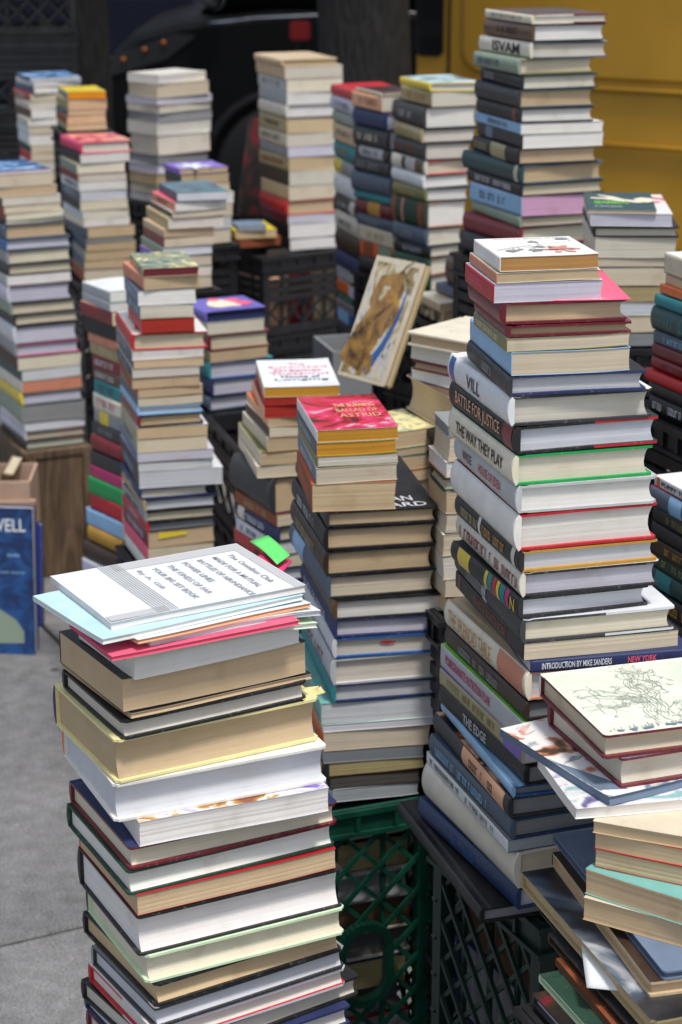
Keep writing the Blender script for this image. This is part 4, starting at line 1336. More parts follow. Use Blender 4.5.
# books packed inside the green crates, seen through the lattice
def fill(cr, cols, phrase, side):
    a, th, U, V, top = cr
    u = Vector((math.cos(th), math.sin(th), 0)); v = Vector((-math.sin(th), math.cos(th), 0))
    zz = .012; rr = random.Random(3); n = len(cols)
    t_each = (top - .03) / n
    for k, (c_, pg) in enumerate(cols):
        c = a + u * (.022 + rr.uniform(0, .012)) + v * (.02 + rr.uniform(0, .012))
        f = book(c, th, U - .055, V - .055, zz, t_each - .002, 'h' if k % 2 else 'p', side, c_, c_, c_, pg, {}, seed=k)
        tag(f['root'], f"{nice(c_)} book lying inside the {phrase}, {ORD[n - 1 - k] if k < n - 1 else 'top one'}" + (' from its top' if k < n - 1 else ''), CAT[f['kind']], 'books packed inside the green crates')
        zz += t_each
fill(crate1, [('charcoal', 'grey'), ('khaki', 'brown'), ('dark_red', 'grey'), ('slate', '5a5a5c'), ('navy', 'khaki'), ('bone', '5a5a5c'), ('dark_brown', 'brown'), ('grey', 'grey'), ('maroon', 'khaki'), ('black', 'grey')], 'bright green crate', 'B')  # page colours darkened to imitate the shade inside the crate
fill(crate2, [('black', 'grey'), ('charcoal', 'grey'), ('dark_brown', 'brown'), ('navy', 'grey'), ('black', 'brown')], 'shade-darkened green crate', 'B')

# ------------------------------------------------------------------ upright things
def upright(BL, ex, ey, w, h, t, kind, spine, front, edge, page, label, cat='book', group=None, **o):
    f = book(Vector((0, 0, 0)), 0, w, h, 0, t, kind, 'L', spine, front, edge, page, dict(top='', **o), seed=len(ALL))
    ex = Vector(ex).normalized(); ey = Vector(ey); ey = (ey - ex * ey.dot(ex)).normalized(); ez = ex.cross(ey)
    M = Matrix((ex, ey, ez)).transposed().to_4x4()
    M.translation = Vector(BL) + ex * w / 2 + ey * h / 2 - ez * t
    f['root'].matrix_world = M
    tag(f['root'], label, CAT[kind], group)
    return f
# leaning picture on a board
bl, br = at_depth(337, 374, 3.62), at_depth(384, 387, 3.50)
tl = min((at_depth(377, 255, 3.4 + .01 * k) for k in range(60)), key=lambda q_: abs((q_ - bl).normalized().dot((br - bl).normalized())))
w, h = (br - bl).length, (tl - bl).length
pic = upright(bl, br - bl, tl - bl, w, h, .016, 'h', 'khaki', 'beige', 'khaki', 'tan', 'art book with a brown figure picture on its cover leaning among the piles', 'book')
def picture(f):
    w, h, t, root = f['w'], f['h'], f['t'], f['root']; zz = t + .0005
    bm = bmesh.new()
    bm.faces.new([bm.verts.new((x, y, zz)) for x, y in ((-w * .46, -h * .48), (w * .44, -h * .48), (w * .44, h * .47), (-w * .46, h * .47))])
    bm_obj('picture_ground', bm, [art_mat('pict', [(p, rgb(c)) if False else (p, c) for p, c in [(.35, 'khaki'), (.46, 'beige'), (.55, 'cloud'), (.66, 'blue_grey')]] and [(.35, rgb('khaki'))] or [], 8) if False else front_mat('pictbg')], root)
    bm = bmesh.new()
    ribbon(bm, [(-w * .30, -h * .42), (-w * .22, -h * .2), (-w * .1, 0), (w * .06, h * .12), (w * .14, h * .28), (w * .05, h * .4)], lambda s: w * (.6 - .40 * s), 0, zz + .0004)
    ribbon(bm, [(-w * .1, h * .0), (-w * .26, h * .16), (-w * .2, h * .32), (w * .02, h * .34)], lambda s: w * .17, 0, zz + .0006)
    ribbon(bm, [(-w * .16, -h * .16), (w * .08, -h * .1), (w * .2, h * .03)], lambda s: w * (.22 - .12 * s), 0, zz + .0008)
    ribbon(bm, [(-w * .2, -h * .3), (w * .06, -h * .34), (w * .1, -h * .44)], lambda s: w * (.2 - .1 * s), 0, zz + .0010)
    ribbon(bm, [(w * .12, h * .27), (w * .28, h * .1), (w * .24, -h * .04)], lambda s: w * .09, 0, zz + .0012)
    for k in range(9):
        x0, y0 = w * (-.38 + .08 * k), h * (-.4 + .09 * k)
        ribbon(bm, [(x0 + w * .10 * math.sin(q * .9 + k), y0 + h * .035 * q) for q in range(7)], lambda s: w * .035 * (1 - .6 * s), 0, zz + .0014 + k * .00002)
    bm_obj('picture_figure', bm, [front_mat('pictfig')], root)
    bm = bmesh.new()
    ribbon(bm, [(w * .02, -h * .44), (w * .22, -h * .2), (w * .34, h * .05), (w * .36, h * .3)], lambda s: w * (.15 - .13 * s), 0, zz + .0003)
    bm_obj('picture_stripe', bm, [ink_mat('blue')], root)
ART['pictbg'] = ([(.34, '7a6238'), (.44, 'khaki'), (.5, 'beige'), (.58, 'light_grey'), (.68, '7a6238')], 16, 1.6)
ART['pictfig'] = ([(.3, 'dark_brown'), (.42, '7a5a30'), (.54, '9a7640'), (.66, 'gold')], 22, 1.0)
picture(pic)
# dark red-edged board leaning beside the tan pile
bl, br, tl = at_depth(236, 214, 6.0), at_depth(268, 214, 5.95), at_depth(257, 118, 6.1)
f = upright(bl, br - bl, tl - bl, (br - bl).length, (tl - bl).length, .02, 'h', 'dark_red', 'darkart', 'rust', 'grey', 'dark book with a red edge standing upright left of the tan-topped pile')
# blue books standing at the far left
gz = lambda x, y: on_plane(x, y, 0.0)
br = gz(35, 655); ex = Vector((1, -.08, 0)).normalized()
up = Vector((0.0, .10, 1))
wid = .30; hgt = .345
f1 = upright(br - ex * wid, ex, up, wid, hgt, .035, 'h', 'blue', 'wavy', 'navy', 'white', 'big blue book with white LL lettering standing on the pavement at left', 'book', 'blue books standing at left') if False else None
ART['wavy'] = ([(.36, '16294f'), (.5, '1d3a6c'), (.62, '24508a')], 14, 2.0)
f1 = upright(br - ex * wid, ex, up, wid, hgt, .035, 'h', 'blue', 'wavy', 'navy', 'white', 'big blue book with white LL lettering standing on the pavement at left', 'book', 'blue books standing at left')
t = f1['t'] + .0005
text_part('cover_title', 'WELL', f1['root'], frame((wid * .17, hgt * .34, t), (1, 0, 0), (0, 1, 0)), wid * .28, hgt * .085, 'cloud')
text_part('cover_title', 'tide', f1['root'], frame((wid * .30, hgt * .17, t), (1, 0, 0), (0, 1, 0)), wid * .10, hgt * .025, 'light_blue')
text_part('cover_title', 'a novel story', f1['root'], frame((wid * .16, hgt * .05, t), (1, 0, 0), (0, 1, 0)), wid * .28, hgt * .025, 'light_blue')
bm = bmesh.new()
vs = [bm.verts.new((wid * x, hgt * y, t)) for x, y in ((-.4, -.44), (.42, -.42), (.42, -.34), (.36, -.26), (.2, -.17), (.0, -.15), (-.3, -.2), (-.42, -.3))]
bm.faces.new(vs); bm_obj('cover_picture', bm, [front_mat('stonepic') if 'stonepic' in ART else ink_mat('grey_green')], f1['root'])
br = gz(41, 627)
f2 = upright(br - ex * .28, ex, Vector((0, .16, 1)), .28, .25, .03, 'h', 'navy', '1d2f8a', 'navy', 'white', 'darker blue book with a small white U standing behind the LL book', 'book', 'blue books standing at left')
text_part('cover_title', 'U', f2['root'], frame((.10, -.10, f2['t'] + .0005), (1, 0, 0), (0, 1, 0)), .022, .03, 'cloud')

# cardboard box with books in it, wooden box, white carton
CARD = simple_mat('cardboard', 'b79a86', .8, 0, .1, 18, .1)
def open_box(name, corner, th, U, V, h, tk, mat, label, cat, zb=0, flap=None):
    bm = bmesh.new()
    bx(bm, (0, 0, 0), (U, tk, h)); bx(bm, (0, V - tk, 0), (U, V, h)); bx(bm, (0, tk + .0003, 0), (tk, V - tk - .0003, h)); bx(bm, (U - tk, tk + .0003, 0), (U, V - tk - .0003, h))
    bx(bm, (tk, tk, .002), (U - tk, V - tk, .008))
    if flap:
        bx(bm, (-.012, -.02, h - flap), (U + .012, -.0006, h - flap * .35)); bx(bm, (.0, -.010, h - flap * .35 + .001), (U, -.0008, h + .004))
    o = bm_obj(name, bm, [mat]); o.location = (corner.x, corner.y, zb); o.rotation_euler = (0, 0, th)
    return tag(o, label, cat)
hb = z_at(484, 4.62)
rgt = at_depth(30, 500, 4.62)
cb = Vector((rgt.x - .42, 4.62, 0))
open_box('cardboard_box', cb, rad(2), .42, .17, hb, .006, CARD, 'pinkish cardboard box holding books behind the blue books at left', 'box', 0, .12)
for k, (cn, hh) in enumerate((('brown', .02), ('charcoal', .14), ('tan', .12), ('dark_brown', .09))):
    f = upright(cb + Vector((.4 - .045 * k - .05, .05, hb - .16)), Vector((0, 1, 0)), Vector((.15 - .1 * k, 0, 1)), .17, .16 + hh * .5, .03, 'p' if k % 2 else 'h', cn, cn, cn, 'beige', f'{nice(cn)} book standing inside the cardboard box at left', 'book', 'books in the cardboard box')
def wood_mat():
    m, nt, b = nodes('plywood')
    tc = N(nt, 'ShaderNodeTexCoord'); mp = N(nt, 'ShaderNodeMapping'); mp.inputs['Scale'].default_value = (14, 14, 2.2)
    nt.links.new(tc.outputs['Object'], mp.inputs['Vector'])
    n1 = N(nt, 'ShaderNodeTexNoise', Scale=2.2, Detail=7.0, Distortion=1.8); nt.links.new(mp.outputs[0], n1.inputs['Vector'])
    r = ramp(nt, [(.3, (.055, .034, .02)), (.5, (.12, .078, .045)), (.7, (.18, .12, .072))]); nt.links.new(n1.outputs['Fac'], r.inputs['Fac'])
    nt.links.new(r.outputs['Color'], b.inputs['Base Color']); b.inputs['Roughness'].default_value = .7
    bp = N(nt, 'ShaderNodeBump', Strength=.2, Distance=.003); nt.links.new(n1.outputs['Fac'], bp.inputs['Height']); nt.links.new(bp.outputs['Normal'], b.inputs['Normal'])
    return m
WOOD = wood_mat()
zI = STK['I']['zb'] - .001
a, b_ = on_plane(26, 454, zI), on_plane(90, 446, zI)
thI = math.atan2(b_.y - a.y, b_.x - a.x); UI = (b_ - a).length
wb = empty('wooden_box', a, thI); wb.location.z = 0
tag(wb, 'brown wooden box under the pile at left', 'box')
bm = bmesh.new(); VI = .30
bx(bm, (0, 0, .004), (UI, .014, zI - .016)); bx(bm, (0, VI - .014, .004), (UI, VI, zI - .016))
bx(bm, (0, .0143, .004), (.014, VI - .0143, zI - .016)); bx(bm, (UI - .014, .0143, .004), (UI, VI - .0143, zI - .016)); bx(bm, (.015, .015, .006), (UI - .015, VI - .015, .02))
bm_obj('side_panels', bm, [WOOD], wb)
bm = bmesh.new(); bx(bm, (-.004, -.004, zI - .0155), (UI + .004, VI + .004, zI)); bm_obj('lid', bm, [WOOD], wb)
bm = bmesh.new(); bx(bm, (UI - .022, -.010, .006), (UI - .002, -.0006, zI - .018)); bx(bm, (.002, -.010, .006), (.022, -.0006, zI - .018)); bm_obj('corner_batten', bm, [WOOD], wb)
WCAR = simple_mat('white_carton', '85898b', .6, 0, .06, 12)
zw = z_at(354, 4.3)
a, b_ = on_plane(333, 352, zw), on_plane(313, 336, zw)
thw = math.atan2(b_.y - a.y, b_.x - a.x) - math.pi / 2
open_box('carton', a, thw, .09, (b_ - a).length, .14, .006, WCAR, 'open white carton beside the spine-out pile', 'box', zw - .14)
crates_under(a, thw, .09, (b_ - a).length, zw - .141, 'the open white carton')

# ------------------------------------------------------------------ the street
def pave_mat():
    m, nt, b = nodes('concrete_paving')
    tc = N(nt, 'ShaderNodeTexCoord')
    n1 = N(nt, 'ShaderNodeTexNoise', Scale=2.2, Detail=6.0, Roughness=.6); n2 = N(nt, 'ShaderNodeTexNoise', Scale=240.0, Detail=2.0); n3 = N(nt, 'ShaderNodeTexVoronoi', Scale=90.0)
    n4 = N(nt, 'ShaderNodeTexNoise', Scale=26.0, Detail=4.0)
    for n in (n1, n2, n3, n4): nt.links.new(tc.outputs['Object'], n.inputs['Vector'])
    r1 = ramp(nt, [(.3, (.135, .135, .14)), (.7, (.25, .25, .255))]); nt.links.new(n1.outputs['Fac'], r1.inputs['Fac'])
    r2 = ramp(nt, [(.3, (.4, .4, .4)), (.5, (1, 1, 1)), (.64, (1.0, 1, 1)), (.74, (2.4, 2.4, 2.4))]); nt.links.new(n2.outputs['Fac'], r2.inputs['Fac'])
    r4 = ramp(nt, [(.35, (.8, .8, .8)), (.65, (1.08, 1.08, 1.08))]); nt.links.new(n4.outputs['Fac'], r4.inputs['Fac'])
    r3 = ramp(nt, [(.0, (1.9, 1.9, 1.85)), (.10, (1.0, 1, 1))]); nt.links.new(n3.outputs['Distance'], r3.inputs['Fac'])
    m1 = N(nt, 'ShaderNodeMix', data_type='RGBA', blend_type='MULTIPLY'); m1.inputs['Factor'].default_value = 1
    m2 = N(nt, 'ShaderNodeMix', data_type='RGBA', blend_type='MULTIPLY'); m2.inputs['Factor'].default_value = .5
    m3 = N(nt, 'ShaderNodeMix', data_type='RGBA', blend_type='MULTIPLY'); m3.inputs['Factor'].default_value = 1
    n5 = N(nt, 'ShaderNodeTexVoronoi', Scale=5.5); nt.links.new(tc.outputs['Object'], n5.inputs['Vector'])
    r5 = ramp(nt, [(.05, (.35, .33, .31)), (.075, (1, 1, 1))]); nt.links.new(n5.outputs['Distance'], r5.inputs['Fac'])
    m5 = N(nt, 'ShaderNodeMix', data_type='RGBA', blend_type='MULTIPLY'); m5.inputs['Factor'].default_value = 1
    nt.links.new(r1.outputs['Color'], m1.inputs['A']); nt.links.new(r2.outputs['Color'], m1.inputs['B'])
    nt.links.new(m1.outputs['Result'], m2.inputs['A']); nt.links.new(r3.outputs['Color'], m2.inputs['B'])
    nt.links.new(m2.outputs['Result'], m3.inputs['A']); nt.links.new(r4.outputs['Color'], m3.inputs['B'])
    nt.links.new(m3.outputs['Result'], m5.inputs['A']); nt.links.new(r5.outputs['Color'], m5.inputs['B']); nt.links.new(m5.outputs['Result'], b.inputs['Base Color']); b.inputs['Roughness'].default_value = .85
    bp = N(nt, 'ShaderNodeBump', Strength=.3, Distance=.002); nt.links.new(n2.outputs['Fac'], bp.inputs['Height']); nt.links.new(bp.outputs['Normal'], b.inputs['Normal'])
    return m
PAVE = pave_mat()
ASPH = simple_mat('asphalt', (.05, .05, .052), .85, 0, .3, 120, .3)
bm = bmesh.new(); bx(bm, (-150, -40, -.5), (150, 260, -.13)); tag(bm_obj('road', bm, [ASPH]), kind='structure')
# pavement: slabs with open joints, aligned with the joint seen at the left of the photograph
ja, jb = gz(0, 945), gz(85, 925)
jth = math.atan2(jb.y - ja.y, jb.x - ja.x)
KR = rad(-30); kn = Vector((math.sin(-KR), math.cos(KR), 0)); kd = 8.55 * math.cos(KR)     # kerb line: kn . p = kd
bm = bmesh.new(); S = 1.5; gap = .010; Mp = Matrix.Translation((ja.x, ja.y, 0)) @ Matrix.Rotation(jth, 4, 'Z')
for i in range(-9, 10):
    for j in range(-7, 8):
        c4 = [Mp @ Vector((i * S + .55 + dx, j * S + dy, 0)) for dx in (0, S) for dy in (0, S)]
        if max(kn.dot(c) for c in c4) < kd: bx(bm, (i * S + gap / 2 + .55, j * S + gap / 2, -.12), ((i + 1) * S - gap / 2 + .55, (j + 1) * S - gap / 2, 0))
bmesh.ops.bevel(bm, geom=[e for e in bm.edges if all(v.co.z > -.01 for v in e.verts)], offset=.004, segments=1, affect='EDGES')
pv = bm_obj('pavement', bm, [PAVE]); pv.matrix_world = Mp; tag(pv, kind='structure')
Mk = Matrix.Translation(kn * kd) @ Matrix.Rotation(KR, 4, 'Z')
bm = bmesh.new(); bx(bm, (-16, -18, -.125), (16, -.001, -.012)); pb = bm_obj('pavement_bed', bm, [simple_mat('joint_shade', (.03, .028, .026), .9)]); pb.matrix_world = Mk; tag(pb, kind='structure')  # concrete bed coloured dark for the shade down in the joints
bm = bmesh.new(); bx(bm, (-16, 0, -.2), (16, .15, .004)); kb = bm_obj('kerb', bm, [simple_mat('kerb_stone', (.2, .2, .2), .8, 0, .2, 30)]); kb.matrix_world = Mk; tag(kb, kind='structure')

def bark_mat():
    m, nt, b = nodes('bark')
    tc = N(nt, 'ShaderNodeTexCoord'); mp = N(nt, 'ShaderNodeMapping'); mp.inputs['Scale'].default_value = (26, 26, 6)
    nt.links.new(tc.outputs['Object'], mp.inputs['Vector'])
    n1 = N(nt, 'ShaderNodeTexVoronoi', Scale=1.0, feature='DISTANCE_TO_EDGE'); n2 = N(nt, 'ShaderNodeTexNoise', Scale=2.5, Detail=6.0)
    nt.links.new(mp.outputs[0], n1.inputs['Vector']); nt.links.new(mp.outputs[0], n2.inputs['Vector'])
    r = ramp(nt, [(.25, (.009, .0085, .008)), (.75, (.036, .033, .029))]); nt.links.new(n2.outputs['Fac'], r.inputs['Fac'])
    nt.links.new(r.outputs['Color'], b.inputs['Base Color']); b.inputs['Roughness'].default_value = .9
    bp = N(nt, 'ShaderNodeBump', Strength=1.0, Distance=.02); nt.links.new(n1.outputs['Distance'], bp.inputs['Height']); nt.links.new(bp.outputs['Normal'], b.inputs['Normal'])
    return m
BARK = bark_mat()
LEAF = simple_mat('leaf', (.05, .09, .025), .6, 0, .4, 4)
def street_tree(x, y, r, hgt, label, seed, crown):
    rr = random.Random(seed)
    root = empty('street_tree', (x, y, -.01)); tag(root, label, 'tree', 'street trees by the kerb')
    bm = bmesh.new(); n = 20; rings = []
    for k in range(16):
        zz = hgt * k / 15; fl = 1 + .5 * math.exp(-zz / .12) - .25 * zz / hgt
        rings.append([bm.verts.new((math.cos(a_) * r * fl * (1 + .07 * math.sin(a_ * 3 + k * .5) + rr.uniform(-.03, .03)) + .02 * math.sin(zz * 1.3), math.sin(a_) * r * fl * (1 + rr.uniform(-.03, .03)), zz)) for a_ in [q * 2 * math.pi / n for q in range(n)]])
    for p, q in zip(rings, rings[1:]):
        for k in range(n): bm.faces.new((p[k], p[(k + 1) % n], q[(k + 1) % n], q[k]))
    bm.faces.new(rings[-1])
    tips = []
    for k in range(7):
        a_ = k * .9 + rr.uniform(-.3, .3); p0 = Vector((0, 0, hgt - .1 - .08 * k))
        p1 = p0 + Vector((math.cos(a_) * .7, math.sin(a_) * .7, .7)); p2 = p1 + Vector((math.cos(a_) * .8, math.sin(a_) * .8, .8 + rr.random() * .5))
        tube(bm, [p0, p1, p2], r * .4, 8, 0, r * .12); tips += [p1, p2]
    bm_obj('trunk', bm, [BARK], root, True)
    bm = bmesh.new()
    for k in range(crown):
        c = rr.choice(tips) + Vector((rr.gauss(0, .55), rr.gauss(0, .55), rr.gauss(.25, .4)))
        d = Vector((rr.gauss(0, 1), rr.gauss(0, 1), rr.gauss(0, .6))).normalized(); e = d.orthogonal().normalized(); s = rr.uniform(.05, .09)
        bm.faces.new([bm.verts.new(c + d * s), bm.verts.new(c + e * s * .5), bm.verts.new(c - d * s), bm.verts.new(c - e * s * .5)])
    bm_obj('crown', bm, [LEAF], root)
p = at_depth(358, 30, 8.2)
street_tree(p.x, 8.2, .20, 3.2, 'thick dark tree trunk between the black car and the yellow van', 3, 2500)
p = at_depth(84, 30, 8.4)
street_tree(p.x, 8.4, .088, 3.4, 'slender dark tree trunk at left behind the far left pile', 4, 1500)

# ------------------------------------------------------------------ vehicles
def paint(name, c, rough=.28, coat=.6):
    if name in MATS: return MATS[name]
    m, nt, b = nodes(name); c = rgb(c) if isinstance(c, str) else c
    tc = N(nt, 'ShaderNodeTexCoord'); n = N(nt, 'ShaderNodeTexNoise', Scale=3.0, Detail=6.0); nt.links.new(tc.outputs['Object'], n.inputs['Vector'])
    r = ramp(nt, [(.3, tuple(v * .88 for v in c)), (.7, tuple(v * 1.08 for v in c))]); nt.links.new(n.outputs['Fac'], r.inputs['Fac']); nt.links.new(r.outputs['Color'], b.inputs['Base Color'])
    rr = N(nt, 'ShaderNodeMapRange'); rr.inputs['To Min'].default_value = rough; rr.inputs['To Max'].default_value = rough + .2
    nt.links.new(n.outputs['Fac'], rr.inputs['Value']); nt.links.new(rr.outputs[0], b.inputs['Roughness'])
    b.inputs['Specular IOR Level'].default_value = .5 if coat else .15; b.inputs['Coat Weight'].default_value = coat; b.inputs['Coat Roughness'].default_value = .12
    MATS[name] = m
    return m
RUB = simple_mat('tyre_rubber', (.014, .014, .015), .8); GLASS = simple_mat('dark_glass', (.01, .012, .014), .08); CHR = simple_mat('chrome', (.55, .57, .6), .2, 1.0)
STEEL = simple_mat('wheel_steel', (.03, .03, .032), .5, .5); TRIMB = simple_mat('black_trim', (.006, .006, .007), .8)
def wheel(parent, x, y, r, wd):
    w_ = bpy.data.meshes.new('wheel')
    bm = bmesh.new(); n = 28
    prof = [(.62, -.5), (.93, -.5), (1, -.36), (1, .36), (.93, .5), (.62, .5)]
    rings = [[bm.verts.new((x + math.cos(a_) * r * p, y + q * wd, r + math.sin(a_) * r * p)) for a_ in [k * 2 * math.pi / n for k in range(n)]] for p, q in prof]
    for a_, b_ in zip(rings, rings[1:]):
        for k in range(n): bm.faces.new((a_[k], a_[(k + 1) % n], b_[(k + 1) % n], b_[k]))
    tyre = bm_obj('wheel', bm, [RUB], parent, True)
    bm = bmesh.new()
    prof = [(.62, -.48), (.56, -.3), (.2, -.34), (.0001, -.36)]
    rings = [[bm.verts.new((x + math.cos(a_) * r * p, y + q * wd, r + math.sin(a_) * r * p)) for a_ in [k * 2 * math.pi / n for k in range(n)]] for p, q in prof]
    for a_, b_ in zip(rings, rings[1:]):
        for k in range(n): bm.faces.new((a_[k], a_[(k + 1) % n], b_[(k + 1) % n], b_[k]))
    bm_obj('rim', bm, [STEEL], tyre)
def body_shell(bm, prof, wid, inset):
    """profile (x, z) lofted across the car with rounded sides"""
    ys = [(0.0, inset), (.06, .4 * inset), (.16, 0), (wid - .16, 0), (wid - .06, .4 * inset), (wid, inset)]
    cx_ = sum(p[0] for p in prof) / len(prof); cz = sum(p[1] for p in prof) / len(prof)
    rings = []
    for y, ins in ys:
        rings.append([bm.verts.new((x + (cx_ - x) * ins * .10, y, zz + (cz - zz) * ins * .5)) for x, zz in prof])
    m = len(prof)
    for a_, b_ in zip(rings, rings[1:]):
        for k in range(m): bm.faces.new((a_[k], a_[(k + 1) % m], b_[(k + 1) % m], b_[k]))
    bm.faces.new(rings[0][::-1]); bm.faces.new(rings[-1])
def car(loc, rz, mat, label, sc=1.0):
    root = empty('parked_car', loc, rz); tag(root, label, 'car', 'cars parked along the road')
    bm = bmesh.new()   # nose at x = 0
    body_shell(bm, [(0.02, .42), (0, .75), (.05, .98), (.16, 1.08), (.4, 1.15), (.9, 1.2), (4.3, 1.2), (4.5, 1.0), (4.55, .5), (4.4, .3), (.15, .3)], 1.8, .28)
    bm_obj('body', bm, [mat], root, False)
    bm = bmesh.new(); body_shell(bm, [(.5, 1.17), (1.05, 1.66), (1.3, 1.74), (4.0, 1.76), (4.35, 1.6), (4.45, 1.17)], 1.62, .5)
    o = bm_obj('window', bm, [GLASS], root); o.location = (0, .09, 0)
    bm = bmesh.new()
    body_shell(bm, [(1.15, 1.73), (1.4, 1.80), (3.9, 1.81), (4.2, 1.7)], 1.5, .2); o = bm_obj('roof', bm, [mat], root); o.location = (0, .15, 0)
    bm = bmesh.new(); tube(bm, [(.5, .05, 1.12), (.8, .02, 1.155), (1.3, -.002, 1.18), (2.6, -.004, 1.19), (4.3, .03, 1.19)], .009, 8); bm_obj('chrome_trim', bm, [CHR], root, True)
    bm = bmesh.new(); blobpts = [(.03, -.012, .86), (.07, -.012, .97), (.38, -.012, 1.08), (.5, -.012, 1.07), (.34, -.012, .95)]
    f = [bm.verts.new(p) for p in blobpts]; g = [bm.verts.new((a_, b_ + .1, c_)) for a_, b_, c_ in blobpts]
    bm.faces.new(f); bm.faces.new(g[::-1])
    for k in range(5): bm.faces.new((f[k], f[(k + 1) % 5], g[(k + 1) % 5], g[k]))
    hl = bm_obj('headlight', bm, [simple_mat('headlight_lens', (.03, .032, .035), .25)], root)
    for q in ((.12, .95), (.23, 1.0), (.33, 1.035)):
        bm = bmesh.new(); bmesh.ops.create_icosphere(bm, subdivisions=2, radius=.014, matrix=Matrix.Translation((q[0], -.02, q[1]))); bm_obj('indicator', bm, [simple_mat('amber_lens', (.45, .13, .02), .35)], hl, True)
    bm = bmesh.new(); bmesh.ops.create_uvsphere(bm, u_segments=16, v_segments=10, radius=1, matrix=Matrix.Translation((.6, -.12, 1.3)) @ Matrix.Diagonal((.07, .11, .1, 1))); bm_obj('side_mirror', bm, [CHR], root, True)
    bm = bmesh.new(); bx(bm, (2.2, -.02, .92), (2.42, .0, .955)); bm_obj('door_handle', bm, [CHR], root)
    for x in (.95, 3.65):
        wheel(root, x, .06, .36, .22)
        wheel(root, x, 1.74, .36, .22)
    for x in (.95, 3.65):
        bm = bmesh.new(); pts = [(x + math.cos(a_) * .42, -.004, .36 + math.sin(a_) * .42) for a_ in [math.pi * k / 14 for k in range(15)]]
        tube(bm, pts, .028, 8); bm_obj('wheel_arch', bm, [TRIMB], root, True)
    bm = bmesh.new(); bx(bm, (4.42, -.01, .85), (4.53, .12, 1.05)); bm_obj('tail_light', bm, [simple_mat('red_lens', (.3, .012, .014), .3)], root)
    return root
p = at_depth(101, 60, 10.6)
car(Vector((p.x, 10.6, -.13)), 0, paint('black_paint', (.006, .0065, .007), .5, .0), 'black parked car with chrome trim and amber indicators behind the piles')
p = at_depth(90, 30, 12.6)
car(Vector((p.x - 3.6, 12.4, -.13)), rad(4), paint('navy_paint', (.008, .010, .022), .5, .0), 'dark navy car at far left behind the slender trunk')
# red lamp seen past the trunk: a small reflector post
p = at_depth(300, 32, 9.8)
bm = bmesh.new(); bx(bm, (-.05, -.02, p.z - .04), (.05, .02, p.z + .05)); bmesh.ops.bevel(bm, geom=list(bm.edges), offset=.01, segments=2, affect='EDGES')
root = empty('marker_post', (p.x, 9.8, -.13)); tag(root, 'red reflector on a thin dark post in front of the black car', 'post')
bm_obj('reflector', bm, [simple_mat('red_lens', (.3, .012, .014), .3)], root).location.z = .13
bm = bmesh.new(); tube(bm, [(0, .03, 0), (0, .03, p.z + .15)], .018, 8); bm_obj('pole', bm, [TRIMB], root)

YEL = paint('yellow_van_paint', (.54, .285, .018), .45, .25)
vl = at_depth(412, 60, 9.0); rz = rad(-30)
van = empty('yellow_van', (vl.x, 9.0, -.13), rz); tag(van, 'mustard yellow van with ribbed side parked behind the tower of books', 'van')
def rrect(x0, x1, z0, z1, r, n=6):
    pts = []
    for cx_, cz, a0 in ((x1 - r, z1 - r, 0), (x0 + r, z1 - r, 90), (x0 + r, z0 + r, 180), (x1 - r, z0 + r, 270)):
        for k in range(n + 1): a_ = rad(a0 + 90 * k / n); pts.append((cx_ + r * math.cos(a_), cz + r * math.sin(a_)))
    return pts
bm = bmesh.new()
body_shell(bm, [(0, .38), (0, 2.1), (.12, 2.25), (4.6, 2.25), (4.75, 2.1), (4.8, .38), (4.6, .3), (.1, .3)], 1.95, .10)
bm_obj('body', bm, [YEL], van)
bm = bmesh.new()
pts = rrect(.24, 4.3, 1.035, 2.0, .10)
ring_o = [bm.verts.new((x, -.004, z_)) for x, z_ in pts]
cx_, cz = 2.27, 1.5
ring_i = [bm.verts.new((x + (cx_ - x) * .012, -.018, z_ + (cz - z_) * .03)) for x, z_ in pts]
m = len(pts)
for k in range(m): bm.faces.new((ring_o[k], ring_o[(k + 1) % m], ring_i[(k + 1) % m], ring_i[k]))
bm.faces.new(ring_i); bm_obj('side_panel', bm, [YEL], van)
for zz, r_ in ((1.0, .010), (.77, .010)):
    bm = bmesh.new(); tube(bm, [(.22, -.012, zz), (2.4, -.020, zz), (4.7, -.012, zz)], r_, 8)
    o = bm_obj('body_crease', bm, [YEL], van, True)
bm = bmesh.new(); tube(bm, [(.185, -.006, .42), (.185, -.006, 2.15)], .006, 6); bm_obj('door_seam', bm, [TRIMB], van)
bm = bmesh.new(); pts = rrect(.02, .155, 1.10, 1.95, .03)
f = [bm.verts.new((x, -.010, z_)) for x, z_ in pts]; g = [bm.verts.new((x, .03, z_)) for x, z_ in pts]
bm.faces.new(f); m = len(pts)
for k in range(m): bm.faces.new((f[k], f[(k + 1) % m], g[(k + 1) % m], g[k]))
bm_obj('window', bm, [GLASS], van)
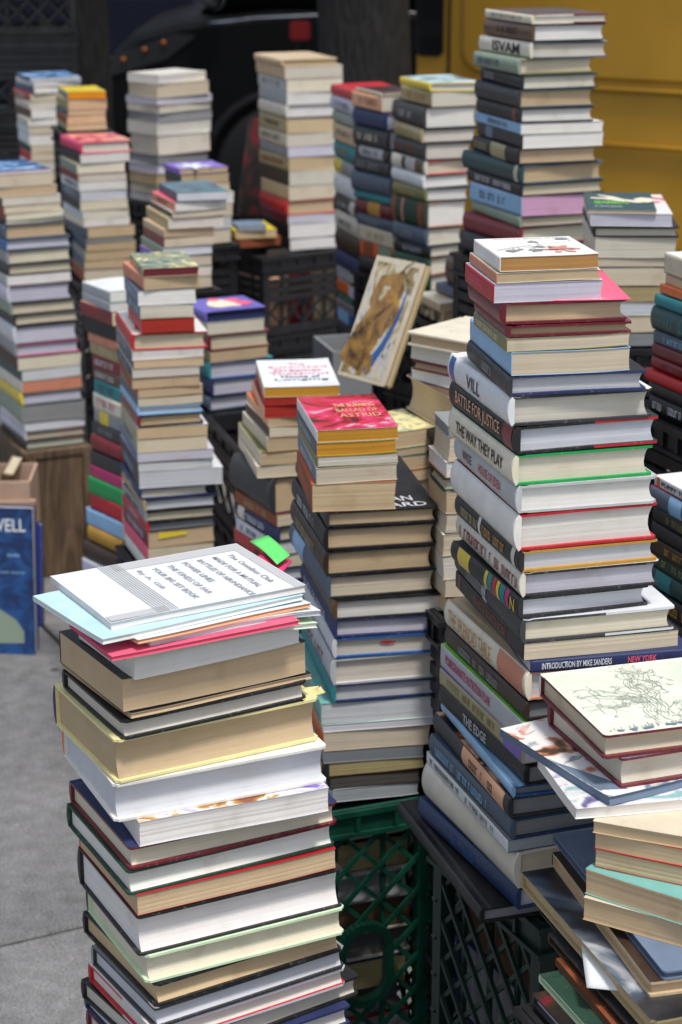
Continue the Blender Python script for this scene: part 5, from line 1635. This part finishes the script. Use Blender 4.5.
for x in (.6, 3.9): wheel(van, x, .10, .33, .22)
bm = bmesh.new(); bx(bm, (-.05, .1, .35), (-.002, 1.85, .55)); bm_obj('bumper', bm, [TRIMB], van)

# ------------------------------------------------------------------ light, sky, camera
w_ = bpy.data.worlds.new('World'); SC.world = w_; w_.use_nodes = True
nt = w_.node_tree; bg = nt.nodes['Background']
sky = nt.nodes.new('ShaderNodeTexSky'); sky.sky_type = 'NISHITA'; sky.sun_disc = False
SUN_EL, SUN_AZ = 68.0, 148.0      # azimuth measured from +Y towards +X
sky.sun_elevation = rad(SUN_EL); sky.sun_rotation = rad(SUN_AZ); sky.air_density = 1.0; sky.dust_density = 2.5
hs = nt.nodes.new('ShaderNodeHueSaturation'); hs.inputs['Saturation'].default_value = .6
nt.links.new(sky.outputs['Color'], hs.inputs['Color']); nt.links.new(hs.outputs['Color'], bg.inputs['Color']); bg.inputs['Strength'].default_value = 0.115
L = bpy.data.lights.new('sun', 'SUN'); L.energy = 2.3; L.angle = rad(9); L.color = (1, .95, .88)
so = bpy.data.objects.new('sun', L); COL.objects.link(so)
d = Vector((math.sin(rad(SUN_AZ)) * math.cos(rad(SUN_EL)), math.cos(rad(SUN_AZ)) * math.cos(rad(SUN_EL)), math.sin(rad(SUN_EL))))
so.rotation_euler = d.to_track_quat('Z', 'Y').to_euler(); so.location = (0, 0, 10)
cam = bpy.data.cameras.new('camera'); co = bpy.data.objects.new('camera', cam); COL.objects.link(co)
cam.sensor_fit = 'VERTICAL'; cam.sensor_height = 36.0; cam.lens = FPX / 1024 * 36.0
cam.clip_start = .05; cam.clip_end = 1000
co.location = (0, 0, H); co.rotation_euler = (math.pi / 2 - PITCH, 0, 0)
cam.dof.use_dof = True; cam.dof.focus_distance = 2.12; cam.dof.aperture_fstop = 9.0
SC.camera = co
SC.view_settings.view_transform = 'Standard'; SC.view_settings.look = 'None'; SC.view_settings.gamma = 1; SC.view_settings.exposure = 0.42
SC.render.resolution_x = 682; SC.render.resolution_y = 1024
SC.cycles.max_bounces = 6
